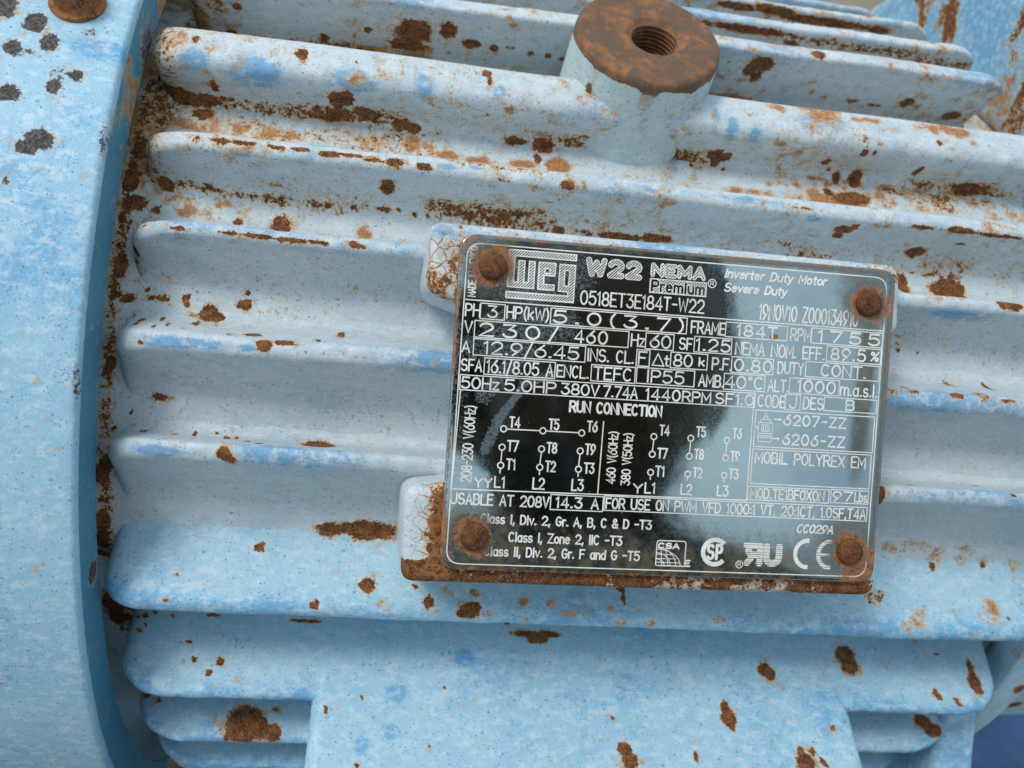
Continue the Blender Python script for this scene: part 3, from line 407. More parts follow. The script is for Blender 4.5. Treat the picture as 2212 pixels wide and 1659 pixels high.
def fin(UR, UT, LT, LR, x0, x1, rl, rr_, mat, rust=(.3, .2, .2), rtip=1.6, rroot=12.0, rlow=None, seed=0, step=.75):
    """one cooling fin: cross-section given by its roots and tip corners (y,z), lofted along the axis, ends rounded"""
    def ang(p): return math.degrees(math.atan2(p[1], -p[0]))
    P0 = pt(float(RBf(ang(UR)+4.4))-.9, ang(UR)+4.4); P5 = pt(float(RBf(ang(LR)-4.4))-.9, ang(LR)-4.4)
    prof = resample(fillet([P0, UR, UT, LT, LR, P5], [0, rroot, rtip, rlow or rtip, rroot, 0], 12), step)
    base = (np.asarray(UR)+LR)/2; tip = (np.asarray(UT)+LT)/2
    a = tip-base; H = np.linalg.norm(a); a = a/H; b = np.array([-a[1], a[0]])
    h = (prof-base)@a; c = (prof-base)@b
    e = np.r_[0, .12, .3, .55, .85, 1.2, 1.6, 2.1, 2.7, 3.4, 4.1]
    xs = np.r_[x0+e, np.arange(x0+4.8, x1-4.6, step), x1-e[::-1]]
    dl, dr = xs-x0, x1-xs
    def g(d, r):
        r = min(r, H*.92); q = np.clip(d, 0, r); return (H-r+np.sqrt(np.maximum(r*r-(r-q)**2, 0)))/H
    def tau(d):
        q = np.clip(d/3.6, 0, 1); return np.sqrt(np.maximum(1-(1-q)**2, 0))
    gg = g(dl, rl)*g(dr, rr_); tt = tau(dl)*tau(dr)
    hh = np.where(h[None] > 0, h[None]*gg[:, None], h[None]); cc = c[None]*tt[:, None]
    YZ = base+hh[..., None]*a+cc[..., None]*b
    V = np.concatenate([np.repeat(xs[:, None], len(prof), 1)[..., None], YZ], -1)
    # slight casting waviness
    w = (fbm(V, .035, seed+40, 2)-.5)[..., None]*np.r_[0, b]*1.1
    nick = (fbm(V, .35, seed+60, 3)-.5)*(np.exp(-(np.clip(H-h, 0, 99)/2.5)**2))[None]
    w = w+nick[..., None]*np.r_[0, -a]*.9
    V = (V+w).reshape(-1, 3)
    i = np.linalg.norm(prof-(np.asarray(LR)), axis=1); lowroot = np.exp(-(i/4.5)**2)
    tipu = np.exp(-(np.linalg.norm(prof-np.asarray(UT), axis=1)/1.5)**2)
    tipa = np.exp(-(np.clip(H-h, 0, 99)/2.2)**2)
    s = np.tile
    n = len(xs); lowroot, tipu, tipa = s(lowroot, n), s(tipu, n), s(tipa, n)
    X = V[:, 0]
    nx = fbm(np.stack([X, X*0+seed*9.1, X*0], -1), .045, seed+5, 3); nf = fbm(V*np.array([.4, 1, 1]), .22, seed+7, 3)
    left = sstep(-40, -105, X)
    m = np.zeros((len(V), 3))
    m[:, 0] = .62*rust[0]*lowroot*(.35+.9*sstep(.38, .66, nx)+.25*left)*(.5+1.0*sstep(.35, .7, nf))
    m[:, 0] = np.maximum(m[:, 0], rust[1]*tipu*sstep(.56, .66, nx)*.9)
    m[:, 2] = np.maximum(rust[0]*.40*np.sqrt(lowroot)*sstep(.36, .60, nx), rust[2]*tipa*sstep(.5, .7, nf))
    m[:, 1] = tipa*.55*sstep(.42, .6, fbm(V, .03, seed+21, 2))+tipa*.10
    if mat is M_LOWER:
        m[:, 1] = np.maximum(m[:, 1], np.exp(-(np.clip(H-h, 0, 99)/3.2)**2).repeat(1)[None].repeat(n, 0).ravel()*.45)
    upz = sstep(8, 50, V[:, 2]); m[:, 2] = np.maximum(m[:, 2], upz*.36*sstep(.44, .66, fbm(V, .09, seed+33, 3)))
    m[:, 0] = np.maximum(m[:, 0], upz*.20*sstep(.5, .7, fbm(V, .07, seed+35, 3)))
    endl = sstep(-104, -113, V[:, 0])*upz; m[:, 0] = np.maximum(m[:, 0], endl*.42)
    if seed == 11: m[:, 1] *= 1-(V[:, 0] > -70)*(V[:, 0] < 68)*.9
    spot_mask(V, m)
    return mesh_np('cooling_fin', V, gridfaces(n, len(prof)), motor, mat, m)

FL, FR = -114.5, 102.0
# from the top of the motor down to the foot
fin(pt(119, 72), pt(143, 60.2), pt(143, 58.6), pt(119, 64), FL, FR-8, 14, 16, M_PAINT, (.9, .8, .5), seed=1)
fin(pt(119, 62), pt(143, 54.6), pt(143, 53.0), pt(119, 57), FL, FR-4, 14, 10, M_PAINT, (.9, .8, .5), seed=2)
fin(pt(119, 55), pt(142.5, 48.6), pt(142.5, 46.6), pt(119, 50), FL, FR+3, 14, 9, M_PAINT, (.95, .8, .5), seed=3)
fin(pt(119.5, 49), pt(142, 42.6), pt(142, 40.2), pt(121, 44.5), FL, FR+5, 14, 8, M_PAINT, (.75, .45, .4), seed=4)
fin(pt(119.5, 42), pt(142, 31.6), pt(142, 27.0), pt(127.6, 28.6), FL-1.5, FR+13, 8, 9, M_PAINT, (.95, .10, .35), rtip=2.2, rlow=8.0, seed=5)
fin(pt(127.5, 23.6), pt(142, 19.9), pt(142, 18.4), pt(128.2, 17.6), FL, FR+13, 14, 9, M_PAINT, (.80, .55, .35), seed=6)
fin(pt(127.8, 13.5), pt(142, 11.6), pt(142, 10.5), pt(128.2, 8.4), FL, FR+13, 13, 9, M_PAINT, (.40, .42, .30), seed=7)
fin(pt(127.8, 4.0), pt(142, 2.3), pt(142, .9), pt(128.2, -2.4), FL-1, FR+13, 13, 9, M_PAINT, (.22, .12, .12), seed=8)
fin(pt(127.8, -7.4), pt(142, -6.8), pt(142, -8.2), pt(128.2, -13.0), FL-1.2, FR+13, 13, 9, M_PAINT, (.12, .10, .10), seed=9)
fin(pt(127.0, -17.0), pt(142, -21.6), pt(142, -23.0), pt(119, -27), FL-2.2, FR+14, 11, 12, M_LOWER, (.30, .05, .08), seed=10)
fin(pt(119.8, -29.3), pt(142, -33.0), pt(142, -34.1), pt(118, -38), FL-1.0, FR+13, 13, 15, M_LOWER, (.25, .05, .04), seed=11)
fin(pt(119.0, -40.0), pt(142, -41.2), pt(142, -42.4), pt(118, -47), FL+.5, FR+11, 14, 20, M_LOWER, (.25, .05, .04), seed=12)
fin(pt(119.0, -49.0), pt(142, -48.6), pt(142, -51.5), pt(118, -55), FL+1.5, FR+6, 16, 20, M_LOWER, (.2, .05, .04), seed=13)

# ------------------------------------------------------------------ end shields
def lathe(name, prof, degs, parent, mat, maskf=None, wrap=True, cut=0):
    prof = np.asarray(prof); t = np.radians(degs)
    X = np.repeat(prof[:, :1], len(t), 1); R = np.repeat(prof[:, 1:2], len(t), 1)
    if cut: R = np.where(R > 125, 125+(R-125)*(1-cut*sstep(-20, -29, np.degrees(t))[None]), R)
    V = np.stack([X, -R*np.cos(t), R*np.sin(t)], -1).reshape(-1, 3)
    m = np.zeros((len(V), 3))
    if maskf: maskf(V, m, X.ravel(), R.ravel(), np.degrees(np.tile(t, len(prof))))
    spot_mask(V, m)
    return mesh_np(name, V, gridfaces(len(prof), len(t), wrap), parent, mat, m)
degs = np.unique(np.r_[np.arange(-70, 90, .36), np.arange(90, 290, 5.0)])
prof = fillet([(-133, 100), (-133, 128), (-129.5, 134.8), (-116.9, 135.2), (-116.8, 147.6), (-117.4, 148.3), (-230, 150.5), (-236, 149), (-236, 60)],
              [0, 2, 2, .7, .3, .3, 2, 2, 0], 6)
prof = np.concatenate([resample(prof[:np.argmin(np.abs(prof[:, 0]+119))+1], .4), resample(prof[np.argmin(np.abs(prof[:, 0]+119)):], .9)[1:]])
def ringmask(V, m, X, R, d):
    lip = np.exp(-((X+117.3)/.9)**2)*(R > 146)
    n = fbm(V, .08, 31, 3)
    m[:, 0] = lip*.55*sstep(.54, .70, n)*(d > -18)*(d < 26)
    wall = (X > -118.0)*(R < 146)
    m[:, 1] = wall*1.5  # high enough to select the teal that paints the wall's shade
    m[:, 2] = wall*sstep(14, 30, d)*.9*sstep(.35, .6, n)
    m[:, 1] += .42*sstep(.48, .68, fbm(V, .022, 33, 3))*(1-wall)
    m[:, 0] = np.maximum(m[:, 0], np.exp(-((R-135.4)/.8)**2)*(X > -118)*.6*sstep(.3, .6, n))
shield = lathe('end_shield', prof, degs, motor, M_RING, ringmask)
prof2 = resample(fillet([(126, 60), (123, 118), (119.5, 121), (119, 154), (120.5, 156.5), (126, 156.5), (127, 154), (127.5, 118), (190, 116), (196, 114), (196, 60)], [0, 3, 2, 1.5, 1.5, 1, 1, 2, 3, 3, 0], 6), 1.0)
def rmask(V, m, X, R, d):
    # run-off streaks down the face
    P = np.stack([X*0, np.radians(d)*60, R*.16], -1); n = fbm(P, .22, 51, 3)
    m[:, 0] = .80*sstep(.54, .70, n)*sstep(25, 40, d); m[:, 1] = .75*sstep(10, 30, d)
    m[:, 2] = .25*sstep(.5, .7, fbm(V, .05, 52, 3))
lathe('end_shield', prof2, degs, motor, M_LOWER, rmask, cut=.80)

def hexbolt(parent, x, deg, R, af, hgt, mat):
    n = 48; t = np.linspace(0, 2*math.pi, n, endpoint=False)
    hx = np.cos(math.pi/6)/np.cos((t+.25) % (math.pi/3)-math.pi/6)          # hexagon in polar form
    hx = np.minimum(hx, 1.09)
    rings = [(af*1.22, 0, 0), (af*1.24, .9, 0), (af*1.16, 1.2, 0), (af*1.02, 1.25, 1), (af*1.04, hgt*.55, 1), (af*1.03, hgt*.80, 1), (af*.97, hgt*.93, .75), (af*.86, hgt, .3), (af*.5, hgt*1.03, 0), (.01, hgt*1.04, 0)]
    rad = math.radians(deg); er = np.array([0, -math.cos(rad), math.sin(rad)]); et = np.array([0, math.sin(rad), math.cos(rad)]); ex = np.array([1., 0, 0])
    V = []
    for r, hh, k in rings:
        q = r*((1-k)+k*hx)
        V.append(np.array([x, 0, 0])+er*(R+hh)+np.outer(q*np.cos(t), ex)+np.outer(q*np.sin(t), et))
    V = np.array(V); V += (fbm(V.reshape(-1, 3), .5, 61, 2).reshape(V.shape[:2])-.5)[..., None]*er*.5
    return mesh_np('bolt_head', V, gridfaces(len(rings), n, True), parent, mat)
hexbolt(shield, -128.3, 29.6, 148.2, 4.6, 6.2, M_BOLT)

# ------------------------------------------------------------------ lifting boss with its threaded hole
def boss():
    R0, RT, rad = 104.0, 150.0, 17.9
    prof = [(R0, rad+3.4), (116, rad+3.4), (122, rad+2.2), (130, rad+.8), (RT-1.6, rad), (RT-.5, rad-.3), (RT, rad-1.1), (RT+.1, 12.0), (RT+.05, 7.2), (RT-.8, 6.2)]
    z = RT-.8
    while z > RT-19:                              # thread crests and roots
        prof += [(z-.55, 5.5), (z-1.1, 6.3)]; z -= 1.1
    prof += [(RT-20, 5.4), (RT-21, 0.05)]
    prof = resample(np.array(prof), .42)
    t = np.radians(np.arange(0, 360, 2.0)); ax = math.radians(34.7)
    er = np.array([0, -math.cos(ax), math.sin(ax)]); et = np.array([0, math.sin(ax), math.cos(ax)]); ex = np.array([1., 0, 0]); c0 = np.array([-1.8, 0, 0])
    hole = (prof[:, 1] < 7.3)
    off = np.where(hole, 1.0, np.clip((12.0-prof[:, 1])/4.7, 0, 1))           # hole drilled a little off centre
    V = (c0 + prof[:, 0][:, None, None]*er
         + (prof[:, 1][:, None]*np.cos(t)+off[:, None]*1.6)[..., None]*ex + (prof[:, 1][:, None]*np.sin(t)+off[:, None]*.2)[..., None]*et)
    hh = np.repeat(prof[:, 0], len(t)); r = np.repeat(prof[:, 1], len(t)); V = V.reshape(-1, 3)
    V += (fbm(V, .15, 71, 3)-.5)[:, None]*er*.5*(r > 8)[:, None]*(r < 17)[:, None]
    m = np.zeros((len(V), 3))
    topside = sstep(-1, 1, (V-c0)@et/10)
    runs = vnoise(np.stack([np.arctan2((V-c0)@et, V[:, 0]-c0[0])*8, 0*hh, 0*hh], -1), .9, 4)
    m[:, 0] = sstep(RT-2.6-2*topside-6*runs**3, RT-1.0-2*topside, hh)*1.2
    m[:, 2] = sstep(RT-18, RT-3, hh)*.55*runs
    m[:, 0] = np.maximum(m[:, 0], (r < 12.5)*(hh > 120)*1.2)
    spot_mask(V, m)
    return mesh_np('lifting_boss', V, gridfaces(len(prof), len(t), True), motor, M_BOSS, m)
boss()

# ------------------------------------------------------------------ cast pad under the data plate
PLY = -151.2
def outline_pad():
    P = [(-50.8, 32.0), (52.0, 32.6), (53.0, 18), (48.0, 16.5), (48.0, -22), (52.6, -24), (52.6, -40.4), (-51.4, -41.6), (-52.2, -22.5), (-41.5, -20.5), (-41.5, 15.0), (-51.2, 18.2)]
    Q = [np.array(p) for p in P]; Q = [(Q[0]+Q[-1])/2]+Q[1:]+[Q[0]]
    P = [np.array(p) for p in P]; mid = (P[0]+P[1])/2
    seq = [mid]+P[1:]+[P[0], mid]
    rad = [0, 2.6, 3, 2, 2, 3, 3, 2.4, 2.6, 2, 2, 2.6, 2.4, 0]
    return resample(fillet(seq, rad, 8)[:-1], .7, closed=True)
ol = outline_pad(); n = len(ol)
tg = np.roll(ol, -1, 0)-np.roll(ol, 1, 0); tg /= np.linalg.norm(tg, axis=1)[:, None]; nrm = np.stack([-tg[:, 1], tg[:, 0]], -1)
if ((nrm*(ol-ol.mean(0))).sum(1)).mean() < 0: nrm = -nrm
rings = [(1.5, -104.), (1.3, -112.), (1.1, -120.), (.9, -128.), (.8, -136), (.6, -142), (.45, -145), (.3, -147.2), (.1, -148.0), (-.3, -148.8), (-.9, -149.3), (-1.6, -149.5), (-2.4, -149.55), (-3.3, -149.55), (-4.2, -149.55), (-5.2, -149.55), (-6.4, -149.5), (-8, -149.4)]
V = []
for off, y in rings:
    q = ol+nrm*off; V.append(np.stack([q[:, 0], np.full(n, y), q[:, 1]], -1))
V = np.concatenate(V); V[:, 1] += (fbm(V, .18, 81, 2)-.5)*.8*(V[:, 1] < -146)
F = gridfaces(len(rings), n, True)
m = np.zeros((len(V), 3)); X, Z = V[:, 0], V[:, 2]; nn = fbm(V, .15, 82, 3); face = V[:, 1] < -147.5
inside = np.repeat([-r[0] for r in rings], n)
low = sstep(-18, -26, Z)
m[:, 2] = np.clip(sstep(5, -22, Z)*(X < -42)*(.12+.30*sstep(-51, -46, X))+(X < -42)*(Z > 14)*(Z < 29)*.34, 0, 1)*face
m[:, 0] = face*low*(X < -43)*sstep(-48.6, -44.9, X)*1.05                       # wet rust beside the plate's lower corner
m[:, 0] = np.maximum(m[:, 0], (Z < -37.0)*(V[:, 1] < -146)*(.80-.30*sstep(-25, 20, X)+.9*(nn-.5)))
m[:, 0] = np.maximum(m[:, 0], face*(Z > 14)*(X < -44)*(.20+.34*sstep(.40, .6, nn))+face*(Z > 14)*(Z < 22)*(X < -46.5)*.3)
m[:, 0] = np.maximum(m[:, 0], face*(X > 44)*(Z > 26)*.42*sstep(.4, .6, nn))
m[:, 0] = np.maximum(m[:, 0], face*(X > 40)*(Z < -38)*.95)
m[:, 0] = np.maximum(m[:, 0], (inside > .4)*(Z > 20)*(X < 40)*.30*sstep(.5, .7, nn))
m[:, 1] = face*(Z > 29)*.5
spot_mask(V, m)
pad = mesh_np('nameplate_pad', V, F, motor, M_PAD, m)
me = pad.data; bm = bmesh.new(); bm.from_mesh(me); bm.verts.ensure_lookup_table()
bm.faces.new([bm.verts[(len(rings)-1)*n+k] for k in range(n)]); bm.to_mesh(me); bm.free()

# ------------------------------------------------------------------ mounting foot below the fins
def foot():
    sec = fillet([(-99, -56.0), (-107, -63.3), (-119.6, -77.0), (-131, -90.5), (-152, -113), (-160, -132), (-160, -150), (-95, -150)], [0, 4, 9, 16, 14, 8, 2, 0], 8)
    sec = resample(sec, .9); xs = np.arange(-69.5, 67.6, .9)
    V = np.array([[(x, p[0], p[1]) for p in sec] for x in xs])
    e = np.minimum(xs-xs[0], xs[-1]-xs); k = np.sqrt(np.clip(1-(1-np.clip(e/3.0, 0, 1))**2, 0, 1))
    shrink = (1-k)*3.0                                                       # rounded long edges
    V[..., 1] += shrink[:, None]*.75; V[..., 2] -= shrink[:, None]*.65
    x_flare = np.interp(sec[:, 1], [-150, -70], [1.0, 1.0]); V[..., 0] *= x_flare[None]
    V = V.reshape(-1, 3); m = np.zeros((len(V), 3)); m[:, 1] = .06+.14*sstep(.4, .6, fbm(V, .05, 91, 3)); spot_mask(V, m)
    F = gridfaces(len(xs), len(sec)); base = len(V); ns = len(sec)
    # side walls
    walls = []; A = V.reshape(len(xs), ns, 3)
    WV, WF = [], []
    for idx, sgn in ((0, 1), (-1, -1)):
        L = A[idx]; off = base+sum(len(w) for w in WV)
        inner = L.copy(); inner[:, 1] = -92; W = np.concatenate([L, inner]); WV.append(W)
        f = gridfaces(2, ns)+off; WF.append(f)
    V2 = np.concatenate([V]+WV); F2 = np.concatenate([F]+WF); m2 = np.concatenate([m]+[np.zeros((len(w), 3)) for w in WV])
    return mesh_np('mounting_foot', V2, F2, motor, M_LOWER, m2)
foot()

def slab(name, x0, x1, y0, y1, z0, z1, parent, mat, r=2.0, mask=None):
    bm = bmesh.new(); bmesh.ops.create_cube(bm, size=1.0)
    for v in bm.verts: v.co = Vector(((x0+x1)/2+v.co.x*(x1-x0), (y0+y1)/2+v.co.y*(y1-y0), (z0+z1)/2+v.co.z*(z1-z0)))*MM
    bmesh.ops.bevel(bm, geom=bm.edges[:], offset=r*MM, segments=4, affect='EDGES', profile=.5)
    bmesh.ops.subdivide_edges(bm, edges=[e for e in bm.edges if e.calc_length() > 6*MM], cuts=14, use_grid_fill=True)
    me = bpy.data.meshes.new(name); bm.to_mesh(me); bm.free(); me.polygons.foreach_set('use_smooth', [True]*len(me.polygons))
    a = me.color_attributes.new('mask', 'FLOAT_COLOR', 'POINT'); V = np.empty(len(me.vertices)*3, np.float32); me.vertices.foreach_get('co', V); V = V.reshape(-1, 3)/MM
    m = np.zeros((len(V), 3)); m[:, 1] = .3; spot_mask(V, m)
    if mask: mask(V, m)
    c = np.ones((len(V), 4), np.float32); c[:, :3] = m; a.data.foreach_set('color', c.ravel())
    return link(name, me, parent, mat)
slab('foot_rib', 106, 118.5, -101, -70, -165, -74, motor, M_LOWER, 2.5)

# ------------------------------------------------------------------ data plate
PX0, PX1, PZ0, PZ1 = -44.7, 50.4, -37.7, 30.7
plate_m = Matrix.Translation((3*MM, 0, -3.5*MM)) @ Matrix.Rotation(-.0135, 4, 'Y') @ Matrix.Translation((-3*MM, 0, 3.5*MM))
def plate():
    r = 3.6; cx, cz = (PX0+PX1)/2, (PZ0+PZ1)/2
    seq = [(cx, PZ1), (PX1, PZ1), (PX1, PZ0), (PX0, PZ0), (PX0, PZ1), (cx, PZ1)]
    ol = resample(fillet(seq, [0, r, r, r, r, 0], 12)[:-1], .6, closed=True); n = len(ol); c = np.array([cx, cz])
    ks = np.r_[1.0, 1.0, 1.0, .997, np.linspace(.99, .012, 78)]
    ys = np.r_[-149.7, -150.3, -150.9, -151.15, np.full(78, -151.2)]
    V = np.concatenate([np.stack([(c+(ol-c)*k)[:, 0], np.full(n, y), (c+(ol-c)*k)[:, 1]], -1) for k, y in zip(ks, ys)])
    X, Z = V[:, 0], V[:, 2]
    # gentle dishing of the sheet and dimples at the rivets
    V[:, 1] += .22*np.sin((X+44)/95*3.1)*np.sin((Z+38)/68*3.1)*0
    m = np.zeros((len(V), 3)); n1 = fbm(V, .12, 101, 3); n2 = fbm(V, .05, 102, 3)
    for i, (x, z) in enumerate(RIV):
        d = np.hypot(X-x, Z-z)
        a_ = np.arctan2(Z-z, X-x); m[:, 0] = np.maximum(m[:, 0], sstep(6.0+1.2*np.sin(a_*2+i*1.7)+5*(n1-.5), 3.0, d)*.72)
        m[:, 2] = np.maximum(m[:, 2], sstep(15 if z < 0 else 9, 4, d)*.75)
    # brown run below the upper right rivet
    st = np.exp(-((X-(45.4-.03*(23-Z)))/2.6)**2)*sstep(24, 18, Z)*sstep(-24, -5, Z)
    m[:, 2] = np.maximum(m[:, 2], st*1.0); m[:, 0] = np.maximum(m[:, 0], st*.30*sstep(0, 18, Z))
    # grime along the lower edge and the left border
    m[:, 2] = np.maximum(m[:, 2], sstep(-24, -33, Z)*(.50+.45*n2)); m[:, 2] = np.maximum(m[:, 2], sstep(-21, -30, Z)*.44)
    m[:, 2] = np.maximum(m[:, 2], sstep(-38.5, -44.0, X)*.35); m[:, 2] = np.maximum(m[:, 2], sstep(27.8, 30.0, Z)*.75); m[:, 2] = np.maximum(m[:, 2], sstep(47.8, 49.2, X)*.8); m[:, 2] = np.maximum(m[:, 2], sstep(16, 5, np.hypot(X-47, Z-27))*.65)
    bl = sstep(17, 3, np.hypot((X+39)*.75, Z+35)); m[:, 2] = np.maximum(m[:, 2], bl*1.0); m[:, 0] = np.maximum(m[:, 0], bl*.42*sstep(.4, .6, n1))
    brc = sstep(9, 2, np.hypot(X-48, Z+35)); m[:, 0] = np.maximum(m[:, 0], brc*.9)
    tlc = sstep(7, 1, np.hypot(X+43.5, Z-29.5)); m[:, 0] = np.maximum(m[:, 0], tlc*.5)
    edge = np.minimum(np.minimum(X-PX0, PX1-X), np.minimum(Z-PZ0, PZ1-Z)); m[:, 0] = np.maximum(m[:, 0], (edge < .5)*(.25+.5*n1))
    # cracked mineral deposit in the upper left and the diagonal runs below it
    def seg(a, b, w):
        a, b = np.array(a), np.array(b); P = np.stack([X, Z], -1)-a; t = np.clip((P@(b-a))/((b-a)@(b-a)), 0, 1)
        return sstep(w*1.6, w*.4, np.linalg.norm(P-np.outer(t, b-a), axis=1))
    m[:, 1] = np.maximum.reduce([seg((-33, 20), (-20, 24), 6)*.50, seg((-36, 12), (-22, 13.5), 4.6)*.54, seg((-41, 8), (-30, 7.5), 3.6)*.54, seg((-30, 8.5), (-38, -2), 2.2)*.58,
                                 seg((-24, 3.2), (-30, 1.0), 1.1)*.68, seg((-30.5, -.5), (-34.5, -6.5), 1.0)*.78, seg((-34.5, -6.5), (-37, -13), 1.4)*.68, seg((-19.5, 8), (-22, 4), 1.4)*.46, seg((-42.5, 5), (-41.5, -14), 1.5)*.40,
                                 seg((-43.8, 12), (-44.2, -12), .9)*.5, seg((-30, 27), (-8, 30.2), 1.0)*.42, seg((-18, -1.5), (-17, -4.5), .8)*.40])
    o = mesh_np('nameplate', V, gridfaces(len(ks), n, True), motor, M_PLATE, m)
    me = o.data; bm = bmesh.new(); bm.from_mesh(me); bm.verts.ensure_lookup_table()
    bm.faces.new([bm.verts[(len(ks)-1)*n+k] for k in range(n)]); bm.to_mesh(me); bm.free()
    o.matrix_local = plate_m
    return o
nameplate = plate(); nameplate['label'] = 'black and silver steel data plate with white lettering'

def rivet(x, z, s, r=2.75):
    pr = np.array([(0, r*1.05), (.35, r*1.04), (.9, r*.99), (1.35, r*.86), (1.62, r*.62), (1.72, r*.3), (1.74, .02)])
    t = np.linspace(0, 2*math.pi, 40, endpoint=False)
    V = np.array([[(x+q*math.cos(a), PLY-.02-h, z+q*math.sin(a)) for a in t] for h, q in pr])
    V[..., 1] += (fbm(V.reshape(-1, 3), .9, s, 3).reshape(V.shape[:2])-.5)*.9*np.linspace(.2, 1, len(pr))[:, None]
    return mesh_np('rivet', V, gridfaces(len(pr), 40, True), nameplate, M_RIVET)
for i, (x, z) in enumerate(RIV): rivet(x, z, 110+i)

